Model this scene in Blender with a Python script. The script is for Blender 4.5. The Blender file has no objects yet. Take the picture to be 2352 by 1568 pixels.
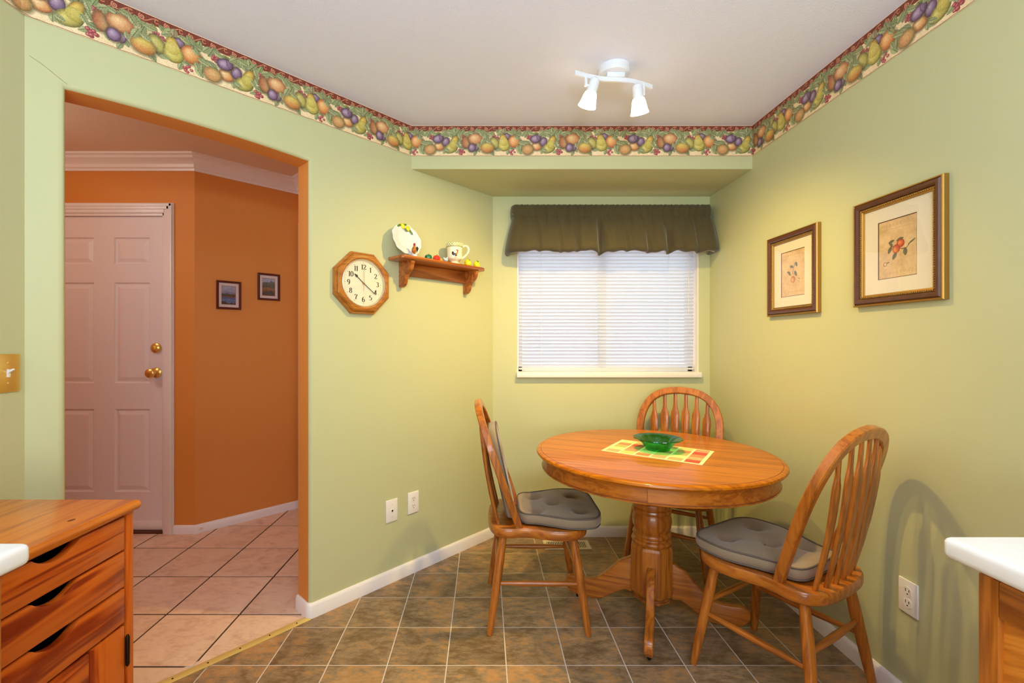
import bpy, bmesh, math, random
import numpy as np
from mathutils import Vector, Matrix
random.seed(4)
PI = math.pi
sc = bpy.context.scene
C = sc.collection

# ------------------------------------------------------------------ camera, world, lights, exposure
cam = bpy.data.cameras.new('camera')
cam.sensor_width = 36.0
cam.lens = 36.0 * 1040.0 / 2352.0
cam.shift_x = (1176 - 1113) / 2352.0
cam.shift_y = (787 - 784) / 2352.0
cam.clip_start = 0.02
cam_o = bpy.data.objects.new('camera', cam)
C.objects.link(cam_o)
cam_o.location = (0, 0, 1.24)
cam_o.rotation_euler = (PI / 2, 0, 0)
sc.camera = cam_o
sc.view_settings.view_transform = 'Standard'
sc.view_settings.look = 'None'
sc.view_settings.gamma = 1.0
sc.view_settings.use_curve_mapping = False
sc.view_settings.exposure = 0.0
sc.cycles.max_bounces = 10
sc.cycles.diffuse_bounces = 6
sc.cycles.transparent_max_bounces = 16
sc.cycles.caustics_reflective = False
sc.cycles.caustics_refractive = False
sc.cycles.use_denoising = True

world = bpy.data.worlds.new('world')
sc.world = world
world.use_nodes = True
wb = world.node_tree.nodes['Background']
wb.inputs[0].default_value = (0.80, 0.89, 1.0, 1)
wb.inputs[1].default_value = 2.3


def light(name, kind, loc, energy, color, size=0.1, size_y=None, rot=(0, 0, 0)):
    d = bpy.data.lights.new(name, kind)
    d.energy = energy
    d.color = color
    if kind == 'AREA':
        d.size = size
        if size_y:
            d.shape = 'RECTANGLE'
            d.size_y = size_y
    else:
        d.shadow_soft_size = size
    o = bpy.data.objects.new(name, d)
    C.objects.link(o)
    o.location = loc
    o.rotation_euler = rot
    return o


# unseen fill lights added behind the camera, and the lamp of the entry hall
light('rear_overhead_fill', 'AREA', (0.1, -1.0, 2.38), 20, (0.88, 0.93, 1.0), 1.2, 0.7)  # added overhead fill, no fixture modelled
light('rear_cool_fill', 'AREA', (-0.1, -2.5, 1.35), 112, (0.76, 0.87, 1.0), 2.4, 1.4, (PI / 2 + 0.62, 0, 0))  # broad cool fill added for walls and ceiling; rear wall has no window
light('hall_ceiling_lamp', 'POINT', (-2.55, 1.75, 2.2), 13, (1.0, 0.90, 0.78), 0.12)
LAMP_W, LAMP_C = 62.0, (1.0, 0.70, 0.18)
# unseen uplight added behind the camera to brighten and cool the ceiling
light('ceiling_uplight_fill', 'AREA', (0.15, -0.55, 1.75), 44, (0.68, 0.82, 1.0), 0.35, 0.35, (PI - 0.35, 0, 0))

# ------------------------------------------------------------------ helpers
def lin(r, g, b):
    f = lambda c: (c / 255 / 12.92) if c / 255 <= 0.04045 else ((c / 255 + 0.055) / 1.055) ** 2.4
    return (f(r), f(g), f(b))


def tag(o, label=None, cat=None, group=None, kind=None):
    if label: o['label'] = label
    if cat: o['category'] = cat
    if group: o['group'] = group
    if kind: o['kind'] = kind
    return o


def thing(name, label, cat, loc=(0, 0, 0), rz=0.0, group=None, kind=None):
    o = bpy.data.objects.new(name, None)
    C.objects.link(o)
    o.empty_display_size = 0.05
    o.location = loc
    o.rotation_euler = (0, 0, rz)
    return tag(o, label, cat, group, kind)


class MB:
    def __init__(s):
        s.v, s.f = [], []

    def add(s, vs, fs):
        n = len(s.v)
        s.v += [tuple(p) for p in vs]
        s.f += [tuple(i + n for i in f) for f in fs]
        return s

    def box(s, x0, x1, y0, y1, z0, z1):
        return s.add([(x0, y0, z0), (x1, y0, z0), (x1, y1, z0), (x0, y1, z0), (x0, y0, z1), (x1, y0, z1), (x1, y1, z1), (x0, y1, z1)],
                     [(3, 2, 1, 0), (4, 5, 6, 7), (0, 1, 5, 4), (1, 2, 6, 5), (2, 3, 7, 6), (3, 0, 4, 7)])

    def prism(s, poly, lo, hi, plane='xy'):
        m = {'xy': lambda a, b, c: (a, b, c), 'xz': lambda a, b, c: (a, c, b), 'yz': lambda a, b, c: (c, a, b)}[plane]
        n = len(poly)
        vs = [m(a, b, lo) for a, b in poly] + [m(a, b, hi) for a, b in poly]
        fs = [tuple(range(n - 1, -1, -1)), tuple(range(n, 2 * n))] + [(i, (i + 1) % n, n + (i + 1) % n, n + i) for i in range(n)]
        return s.add(vs, fs)

    def lathe(s, prof, seg=24, cx=0, cy=0, ph=0.0, scale=None, caps=True):
        vs, fs = [], []
        for r, z in prof:
            for k in range(seg):
                a = ph + 2 * PI * k / seg
                q = scale(a, r, z) if scale else 1.0
                vs.append((cx + r * q * math.cos(a), cy + r * q * math.sin(a), z))
        for j in range(len(prof) - 1):
            for k in range(seg):
                k2 = (k + 1) % seg
                fs.append((j * seg + k, j * seg + k2, (j + 1) * seg + k2, (j + 1) * seg + k))
        if caps:
            fs.append(tuple(range(seg - 1, -1, -1)))
            n = (len(prof) - 1) * seg
            fs.append(tuple(range(n, n + seg)))
        return s.add(vs, fs)

    def sweep(s, path, sects, ups, closed=False, caps=True):
        """path: points; sects: list (per point) of 2D section [(a,b)]; ups: per-point reference normal for axis b"""
        P = [Vector(p) for p in path]
        n, m = len(P), len(sects[0])
        vs, fs = [], []
        for i in range(n):
            if closed: t = P[(i + 1) % n] - P[i - 1]
            else: t = P[min(i + 1, n - 1)] - P[max(i - 1, 0)]
            t.normalize()
            b = Vector(ups[i])
            b = (b - t * b.dot(t)).normalized()
            a = b.cross(t)
            vs += [tuple(P[i] + a * q[0] + b * q[1]) for q in sects[i]]
        for i in range(n if closed else n - 1):
            i2 = (i + 1) % n
            for k in range(m):
                k2 = (k + 1) % m
                fs.append((i * m + k, i * m + k2, i2 * m + k2, i2 * m + k))
        if caps and not closed:
            fs.append(tuple(range(m - 1, -1, -1)))
            fs.append(tuple(range((n - 1) * m, n * m)))
        return s.add(vs, fs)

    def tube(s, path, radii, seg=12, closed=False, caps=True):
        if not hasattr(radii, '__len__'): radii = [radii] * len(path)
        sects = [[(r * math.cos(2 * PI * k / seg), r * math.sin(2 * PI * k / seg)) for k in range(seg)] for r in radii]
        P = [Vector(p) for p in path]
        ups = []
        for i in range(len(P)):
            t = (P[min(i + 1, len(P) - 1)] - P[max(i - 1, 0)])
            if closed: t = P[(i + 1) % len(P)] - P[i - 1]
            t.normalize()
            ups.append((0, 0, 1) if abs(t.z) < 0.8 else (0, 1, 0.001))
        return s.sweep(path, sects, ups, closed, caps)

    def grid(s, rows):
        n, m = len(rows), len(rows[0])
        return s.add([p for r in rows for p in r], [(i * m + k, i * m + k + 1, (i + 1) * m + k + 1, (i + 1) * m + k) for i in range(n - 1) for k in range(m - 1)])

    def ball(s, c, rx, ry, rz, seg=16, rings=10):
        vs = [(c[0], c[1], c[2] - rz)]
        for j in range(1, rings):
            t = -PI / 2 + PI * j / rings
            for k in range(seg):
                a = 2 * PI * k / seg
                vs.append((c[0] + rx * math.cos(t) * math.cos(a), c[1] + ry * math.cos(t) * math.sin(a), c[2] + rz * math.sin(t)))
        vs.append((c[0], c[1], c[2] + rz))
        fs = [(0, 1 + (k + 1) % seg, 1 + k) for k in range(seg)]
        for j in range(rings - 2):
            for k in range(seg):
                k2 = (k + 1) % seg
                fs.append((1 + j * seg + k, 1 + j * seg + k2, 1 + (j + 1) * seg + k2, 1 + (j + 1) * seg + k))
        b, t = 1 + (rings - 2) * seg, len(vs) - 1
        fs += [(t, b + k, b + (k + 1) % seg) for k in range(seg)]
        return s.add(vs, fs)

    def xf(s, M):
        s.v = [tuple(M @ Vector(p)) for p in s.v]
        return s

    def mesh(s, name, mats, bevel=0.0, seg=2, smooth=35, uv=None, matf=None):
        me = bpy.data.meshes.new(name)
        me.from_pydata(s.v, [], s.f)
        bm = bmesh.new()
        bm.from_mesh(me)
        bmesh.ops.recalc_face_normals(bm, faces=bm.faces)
        if bevel > 0:
            es = [e for e in bm.edges if len(e.link_faces) == 2 and e.calc_face_angle(0) > math.radians(28)]
            bmesh.ops.bevel(bm, geom=es, offset=bevel, segments=seg, profile=0.5, affect='EDGES', clamp_overlap=True)
        bm.to_mesh(me)
        bm.free()
        for m in (mats if isinstance(mats, (list, tuple)) else [mats]): me.materials.append(m)
        if uv:
            l = me.uv_layers.new(name='uv')
            for lp in me.loops:
                l.data[lp.index].uv = uv(me.vertices[lp.vertex_index].co)
        if matf:
            for p in me.polygons: p.material_index = matf(p)
        if smooth:
            me.polygons.foreach_set('use_smooth', [True] * len(me.polygons))
            me.set_sharp_from_angle(angle=math.radians(smooth))
        me.update()
        return me

    def build(s, name, mat, parent=None, loc=None, rot=None, **k):
        return link(name, s.mesh(name, mat, **k), parent, loc, rot)


def link(name, me, parent=None, loc=None, rot=None):
    o = bpy.data.objects.new(name, me)
    C.objects.link(o)
    if parent: o.parent = parent
    if loc: o.location = loc
    if rot: o.rotation_euler = rot
    return o


def struct(o):
    o['kind'] = 'structure'
    return o


def dup_tree(o, parent=None):
    c = o.copy()
    C.objects.link(c)
    c.parent = parent
    for ch in [x for x in bpy.data.objects if x.parent == o]:
        dup_tree(ch, c)
    return c


def catmull(pts, n=6, closed=False):
    P = [np.array(p, float) for p in pts]
    out = []
    N = len(P)
    for i in range(N if closed else N - 1):
        p0, p1, p2, p3 = (P[(i - 1) % N], P[i], P[(i + 1) % N], P[(i + 2) % N]) if closed else (P[max(i - 1, 0)], P[i], P[i + 1], P[min(i + 2, N - 1)])
        for k in range(n):
            t = k / n
            out.append(0.5 * ((2 * p1) + (-p0 + p2) * t + (2 * p0 - 5 * p1 + 4 * p2 - p3) * t * t + (-p0 + 3 * p1 - 3 * p2 + p3) * t ** 3))
    if not closed: out.append(P[-1])
    return [tuple(p) for p in out]


# ------------------------------------------------------------------ materials
def newmat(name):
    m = bpy.data.materials.new(name)
    m.use_nodes = True
    nt = m.node_tree
    return m, nt, nt.nodes['Principled BSDF'], nt.nodes['Material Output']


def plain(name, col, rough=0.5, metal=0.0, bump=0.0, bscale=200.0, coat=0.0, var=0.0, vscale=6.0, spec=0.5, sheen=0.0):
    m, nt, b, out = newmat(name)
    b.inputs['Base Color'].default_value = (*col, 1)
    b.inputs['Roughness'].default_value = rough
    b.inputs['Metallic'].default_value = metal
    b.inputs['Coat Weight'].default_value = coat
    b.inputs['Coat Roughness'].default_value = 0.05
    b.inputs['Specular IOR Level'].default_value = spec
    b.inputs['Sheen Weight'].default_value = sheen
    tc = nt.nodes.new('ShaderNodeTexCoord')
    if bump:
        n = nt.nodes.new('ShaderNodeTexNoise')
        n.inputs['Scale'].default_value = bscale
        n.inputs['Detail'].default_value = 4
        bp = nt.nodes.new('ShaderNodeBump')
        bp.inputs['Strength'].default_value = bump
        bp.inputs['Distance'].default_value = 0.002
        nt.links.new(tc.outputs['Object'], n.inputs['Vector'])
        nt.links.new(n.outputs['Fac'], bp.inputs['Height'])
        nt.links.new(bp.outputs['Normal'], b.inputs['Normal'])
    if var:
        n = nt.nodes.new('ShaderNodeTexNoise')
        n.inputs['Scale'].default_value = vscale
        n.inputs['Detail'].default_value = 5
        r = nt.nodes.new('ShaderNodeValToRGB')
        r.color_ramp.elements[0].position = 0.3
        r.color_ramp.elements[1].position = 0.7
        r.color_ramp.elements[0].color = (*[c * (1 - var) for c in col], 1)
        r.color_ramp.elements[1].color = (*[min(1, c * (1 + var)) for c in col], 1)
        nt.links.new(tc.outputs['Object'], n.inputs['Vector'])
        nt.links.new(n.outputs['Fac'], r.inputs['Fac'])
        nt.links.new(r.outputs['Color'], b.inputs['Base Color'])
    return m


def rand_vec(nt, src, k=7.0):
    oi = nt.nodes.new('ShaderNodeObjectInfo')
    mu = nt.nodes.new('ShaderNodeMath')
    mu.operation = 'MULTIPLY'
    mu.inputs[1].default_value = k
    ad = nt.nodes.new('ShaderNodeVectorMath')
    ad.operation = 'ADD'
    nt.links.new(oi.outputs['Random'], mu.inputs[0])
    nt.links.new(src, ad.inputs[0])
    nt.links.new(mu.outputs[0], ad.inputs[1])
    return ad.outputs[0]


def wood(name, dark, mid, light_, axis=2, rough=0.32, scale=11.0, stretch=18.0, rot=(0, 0, 0), coat=0.35, streak=0.28, spec=0.4):
    """grain that runs along one axis of the piece"""
    m, nt, b, out = newmat(name)
    N, L = nt.nodes.new, nt.links.new
    tc = N('ShaderNodeTexCoord')
    mp = N('ShaderNodeMapping')
    s = [scale] * 3
    s[axis] = scale / stretch
    mp.inputs['Scale'].default_value = s
    mr = N('ShaderNodeMapping')
    mr.inputs['Rotation'].default_value = rot
    L(tc.outputs['Object'], mr.inputs['Vector'])
    L(rand_vec(nt, mr.outputs[0], 3.0), mp.inputs['Vector'])
    n1 = N('ShaderNodeTexNoise')
    n1.inputs['Scale'].default_value = 1.6
    n1.inputs['Detail'].default_value = 3
    n1.inputs['Distortion'].default_value = 0.6
    L(mp.outputs[0], n1.inputs['Vector'])
    wv = N('ShaderNodeMath'); wv.operation = 'MULTIPLY'; wv.inputs[1].default_value = 9.0
    L(n1.outputs['Fac'], wv.inputs[0])
    sn = N('ShaderNodeMath'); sn.operation = 'SINE'
    ml = N('ShaderNodeMath'); ml.operation = 'MULTIPLY'; ml.inputs[1].default_value = 3.2
    L(wv.outputs[0], ml.inputs[0]); L(ml.outputs[0], sn.inputs[0])
    mm = N('ShaderNodeMapRange')
    mm.inputs[1].default_value = -1; mm.inputs[2].default_value = 1
    L(sn.outputs[0], mm.inputs[0])
    n2 = N('ShaderNodeTexNoise')
    n2.inputs['Scale'].default_value = 14.0
    n2.inputs['Detail'].default_value = 6
    n2.inputs['Roughness'].default_value = 0.7
    L(mp.outputs[0], n2.inputs['Vector'])
    mx = N('ShaderNodeMix'); mx.data_type = 'FLOAT'
    mx.inputs[0].default_value = 1 - streak
    L(mm.outputs[0], mx.inputs[2]); L(n2.outputs['Fac'], mx.inputs[3])
    r = N('ShaderNodeValToRGB')
    e = r.color_ramp.elements
    e[0].position, e[0].color = 0.22, (*dark, 1)
    e[1].position, e[1].color = 0.78, (*light_, 1)
    x = e.new(0.5); x.color = (*mid, 1)
    L(mx.outputs[0], r.inputs['Fac'])
    L(r.outputs['Color'], b.inputs['Base Color'])
    b.inputs['Roughness'].default_value = rough
    b.inputs['Coat Weight'].default_value = coat
    b.inputs['Coat Roughness'].default_value = 0.07
    b.inputs['Specular IOR Level'].default_value = spec
    bp = N('ShaderNodeBump')
    bp.inputs['Strength'].default_value = 0.12
    bp.inputs['Distance'].default_value = 0.001
    L(n2.outputs['Fac'], bp.inputs['Height'])
    L(bp.outputs['Normal'], b.inputs['Normal'])
    return m


def stone(name, cols, pos, scale, rough, bump=0.3, fine=18.0, warp=1.2, vary=0.14):
    m, nt, b, out = newmat(name)
    N, L = nt.nodes.new, nt.links.new
    tc = N('ShaderNodeTexCoord')
    v = rand_vec(nt, tc.outputs['Object'], 11.0)
    n1 = N('ShaderNodeTexNoise')
    n1.inputs['Scale'].default_value = scale
    n1.inputs['Detail'].default_value = 7
    n1.inputs['Roughness'].default_value = 0.62
    n1.inputs['Distortion'].default_value = warp
    L(v, n1.inputs['Vector'])
    n2 = N('ShaderNodeTexNoise')
    n2.inputs['Scale'].default_value = fine
    n2.inputs['Detail'].default_value = 6
    n2.inputs['Roughness'].default_value = 0.75
    mp = N('ShaderNodeMapping')
    mp.inputs['Scale'].default_value = (1, 2.2, 1)
    mp.inputs['Rotation'].default_value = (0, 0, 0.5)
    L(v, mp.inputs['Vector']); L(mp.outputs[0], n2.inputs['Vector'])
    mx = N('ShaderNodeMix'); mx.data_type = 'FLOAT'; mx.inputs[0].default_value = 0.5
    L(n1.outputs['Fac'], mx.inputs[2]); L(n2.outputs['Fac'], mx.inputs[3])
    r = N('ShaderNodeValToRGB')
    e = r.color_ramp.elements
    e[0].position, e[0].color = pos[0], (*cols[0], 1)
    e[1].position, e[1].color = pos[-1], (*cols[-1], 1)
    for p, c in list(zip(pos, cols))[1:-1]:
        x = e.new(p); x.color = (*c, 1)
    L(mx.outputs[0], r.inputs['Fac'])
    hs = N('ShaderNodeHueSaturation')
    oi = N('ShaderNodeObjectInfo')
    mr = N('ShaderNodeMapRange'); mr.inputs[3].default_value = 1 - vary; mr.inputs[4].default_value = 1 + vary
    L(oi.outputs['Random'], mr.inputs[0]); L(mr.outputs[0], hs.inputs['Value'])
    L(r.outputs['Color'], hs.inputs['Color'])
    L(hs.outputs['Color'], b.inputs['Base Color'])
    b.inputs['Roughness'].default_value = rough
    bp = N('ShaderNodeBump'); bp.inputs['Strength'].default_value = bump; bp.inputs['Distance'].default_value = 0.0015
    L(mx.outputs[0], bp.inputs['Height']); L(bp.outputs['Normal'], b.inputs['Normal'])
    return m


def glassy(name, tint, refl=0.12, rough=0.01, sheet=False):
    """thin clear or tinted glass: lets light through with its tint and mirrors a little, more at grazing angles"""
    m, nt, b, out = newmat(name)
    N, L = nt.nodes.new, nt.links.new
    nt.nodes.remove(b)
    t = N('ShaderNodeBsdfTransparent'); t.inputs[0].default_value = (*tint, 1)
    g = N('ShaderNodeBsdfGlossy'); g.inputs['Roughness'].default_value = rough
    lw = N('ShaderNodeLayerWeight'); lw.inputs[0].default_value = 0.5 if sheet else refl
    mx = N('ShaderNodeMixShader')
    ge = N('ShaderNodeNewGeometry')
    iv = N('ShaderNodeMath'); iv.operation = 'SUBTRACT'; iv.inputs[0].default_value = 1.0
    L(ge.outputs['Backfacing'], iv.inputs[1])
    mu = N('ShaderNodeMath'); mu.operation = 'MULTIPLY'
    if sheet:
        # a single sheet: mirror rises towards grazing from either side
        pw = N('ShaderNodeMath'); pw.operation = 'POWER'; pw.inputs[1].default_value = 3.0
        L(lw.outputs['Facing'], pw.inputs[0])
        sm = N('ShaderNodeMath'); sm.operation = 'MULTIPLY_ADD'; sm.inputs[1].default_value = 0.9; sm.inputs[2].default_value = 0.08
        L(pw.outputs[0], sm.inputs[0]); L(sm.outputs[0], mu.inputs[0]); mu.inputs[1].default_value = 1.0
    else:
        L(lw.outputs['Fresnel'], mu.inputs[0]); L(iv.outputs[0], mu.inputs[1])
    L(mu.outputs[0], mx.inputs[0]); L(t.outputs[0], mx.inputs[1]); L(g.outputs[0], mx.inputs[2])
    L(mx.outputs[0], out.inputs[0])
    return m


def printed(name, img, rough=0.6, coat=0.0, bump=0.0):
    m, nt, b, out = newmat(name)
    t = nt.nodes.new('ShaderNodeTexImage')
    t.image = img
    nt.links.new(t.outputs['Color'], b.inputs['Base Color'])
    b.inputs['Roughness'].default_value = rough
    b.inputs['Coat Weight'].default_value = coat
    b.inputs['Coat Roughness'].default_value = 0.03
    return m


M = {}
M['green'] = plain('green_wall_paint', lin(195, 195, 149), 0.62, bump=0.10, bscale=160)
M['orange'] = plain('orange_wall_paint', lin(218, 140, 60), 0.6, bump=0.10, bscale=160)
M['ceiling'] = plain('white_ceiling_paint', lin(233, 233, 250), 0.85, bump=0.45, bscale=190)
M['ceiling_hall'] = plain('cream_hall_ceiling', lin(232, 212, 186), 0.85, bump=0.45, bscale=190)
M['trim'] = plain('white_gloss_trim', lin(238, 230, 226), 0.35)
M['door'] = plain('white_door_paint', lin(233, 222, 222), 0.42)
M['plastic'] = plain('white_plastic', lin(238, 232, 226), 0.35)
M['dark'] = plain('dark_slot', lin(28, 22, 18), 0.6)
M['brass'] = plain('polished_brass', lin(238, 200, 112), 0.3, 0.85)
M['brass_strip'] = plain('brushed_brass', lin(236, 212, 128), 0.45, 0.45)
M['enamel'] = plain('white_enamel', lin(226, 228, 236), 0.35)
M['fabric'] = plain('olive_brown_fabric', lin(72, 62, 33), 0.85, bump=0.25, bscale=700, sheen=0.3)
M['cushion'] = plain('taupe_cushion_cloth', lin(140, 121, 97), 0.8, bump=0.25, bscale=600, sheen=0.35, var=0.06)
M['piping'] = plain('dark_taupe_piping', lin(98, 87, 77), 0.8)
M['laminate'] = plain('white_laminate', lin(240, 240, 240), 0.28, var=0.015, vscale=60)
M['gold'] = plain('antique_gold', lin(176, 134, 66), 0.42, 0.9, bump=0.2, bscale=300)
M['frame_brown'] = plain('brown_frame_lacquer', lin(88, 50, 32), 0.32, bump=0.1, bscale=300, var=0.15, vscale=40)
M['matboard'] = plain('cream_mat_board', lin(240, 228, 204), 0.8)
M['mat_bevel'] = plain('brown_mat_edge', lin(110, 80, 60), 0.7)
M['mahogany'] = plain('dark_red_frame', lin(92, 34, 18), 0.3)
M['mat_white'] = plain('white_mat_board', lin(235, 215, 205), 0.8)
M['bezel'] = plain('pale_gilt_bezel', lin(236, 222, 196), 0.2, 0.8)
M['black'] = plain('black_metal', lin(26, 22, 22), 0.4, 0.6)
M['bronze'] = plain('dark_bronze', lin(52, 40, 30), 0.35, 0.9)
M['grout'] = plain('pale_grey_grout', lin(206, 196, 182), 0.8)
M['grout_dark'] = plain('dark_brown_grout', lin(62, 42, 30), 0.85)
M['ivory_face'] = plain('ivory_clock_face', lin(243, 232, 206), 0.6)
M['ink'] = plain('black_ink', lin(44, 36, 28), 0.6)
M['register'] = plain('beige_metal_register', lin(222, 208, 182), 0.4)
M['vinyl'] = plain('white_vinyl_frame', lin(235, 238, 242), 0.4)
M['glass'] = glassy('clear_glass', (1, 1, 1), 0.25)
M['picture_glass'] = glassy('picture_glass', (1, 1, 1), sheet=True)
M['bowl'] = glassy('green_glass', (0.14, 0.76, 0.42), 0.4, 0.02)
M['outside_wall'] = plain('pale_siding', lin(190, 192, 200), 0.8)
M['outside_ground'] = plain('grey_paving', lin(160, 160, 155), 0.9)
OAK_D, OAK_M, OAK_L = lin(126, 64, 17), lin(170, 96, 27), lin(190, 114, 37)
M['oak_z'] = wood('golden_oak_upright', OAK_D, OAK_M, OAK_L, 2)
M['oak_x'] = wood('golden_oak_across', OAK_D, OAK_M, OAK_L, 0)
M['oak_y'] = wood('golden_oak_along', OAK_D, OAK_M, OAK_L, 1)
M['oak_top'] = wood('golden_oak_table_top', lin(138, 70, 6), lin(180, 101, 5), lin(192, 114, 9), 0, rough=0.3, scale=9, stretch=24, coat=0.35, streak=0.3, spec=0.1)
M['oak_ply'] = wood('oak_door_panel', lin(168, 92, 22), lin(206, 124, 36), lin(222, 142, 50), 1, scale=14, stretch=10, rot=(0.35, 0, 0))
M['oak_seam'] = plain('dark_oak_line', lin(110, 52, 18), 0.6)
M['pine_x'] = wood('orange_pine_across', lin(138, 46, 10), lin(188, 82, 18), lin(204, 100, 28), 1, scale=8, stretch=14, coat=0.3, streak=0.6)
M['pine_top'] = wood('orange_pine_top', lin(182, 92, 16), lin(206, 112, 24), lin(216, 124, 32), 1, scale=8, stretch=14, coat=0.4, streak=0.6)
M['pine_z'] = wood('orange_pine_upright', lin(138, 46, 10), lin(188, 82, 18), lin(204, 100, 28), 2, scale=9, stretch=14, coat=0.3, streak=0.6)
M['shelf_x'] = wood('warm_pine_shelf', lin(140, 74, 26), lin(170, 94, 36), lin(188, 112, 48), 0, scale=9, stretch=14, streak=0.5)
M['clock_oak'] = wood('clock_oak', lin(136, 78, 22), lin(172, 104, 34), lin(188, 120, 46), 0, scale=14)
M['cream_glaze'] = plain('cream_glaze', lin(246, 232, 200), 0.2, coat=0.4)
M['white_glaze'] = plain('white_glaze', lin(226, 223, 228), 0.15, coat=0.5)
M['green_glaze'] = plain('sage_green_glaze', lin(168, 178, 110), 0.25, coat=0.4)
M['lemon'] = plain('lemon_yellow', lin(240, 212, 20), 0.3, coat=0.3, var=0.1, vscale=60)
M['leaf'] = plain('leaf_green', lin(70, 120, 40), 0.4)
M['pepper_green'] = plain('mottled_green_glaze', lin(30, 110, 62), 0.2, coat=0.5, var=0.5, vscale=120)
M['pepper_red'] = plain('mottled_red_glaze', lin(214, 46, 30), 0.2, coat=0.5, var=0.25, vscale=120)
M['pepper_orange'] = plain('orange_glaze', lin(222, 140, 54), 0.3, coat=0.4, var=0.2, vscale=90)
M['blue_glaze'] = plain('blue_white_glaze', lin(170, 190, 205), 0.25, coat=0.4, var=0.3, vscale=160)
M['rooster_red'] = plain('rooster_red', lin(160, 30, 22), 0.35)
M['rooster_gold'] = plain('rooster_gold', lin(170, 98, 26), 0.35, var=0.3, vscale=120)
M['rooster_black'] = plain('rooster_black', lin(36, 34, 36), 0.3)


def slat_mat():
    m, nt, b, out = newmat('white_blind_slat')
    N, L = nt.nodes.new, nt.links.new
    b.inputs['Base Color'].default_value = (*lin(222, 222, 228), 1)
    b.inputs['Roughness'].default_value = 0.4
    t = N('ShaderNodeBsdfTranslucent')
    t.inputs[0].default_value = (0.85, 0.87, 0.93, 1)
    mx = N('ShaderNodeMixShader')
    mx.inputs[0].default_value = 0.3
    L(b.outputs[0], mx.inputs[1]); L(t.outputs[0], mx.inputs[2]); L(mx.outputs[0], out.inputs[0])
    return m


M['slat'] = slat_mat()


def shade_mat():
    m, nt, b, out = newmat('lit_frosted_glass')
    b.inputs['Base Color'].default_value = (1, 0.96, 0.88, 1)
    b.inputs['Emission Color'].default_value = (1.0, 0.84, 0.58, 1)
    b.inputs['Emission Strength'].default_value = 5.0
    return m


M['shade'] = shade_mat()
M['tile_kitchen'] = stone('brown_slate_tile', [lin(98, 78, 54), lin(126, 99, 67), lin(144, 122, 94), lin(176, 129, 76), lin(166, 150, 126)],
                          [0.36, 0.45, 0.51, 0.57, 0.66], 3.4, 0.4, 0.25)
M['tile_hall'] = stone('beige_terracotta_tile', [lin(206, 168, 138), lin(232, 200, 170), lin(240, 212, 184)], [0.36, 0.5, 0.66], 6.0, 0.35, 0.1, vary=0.05)

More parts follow.
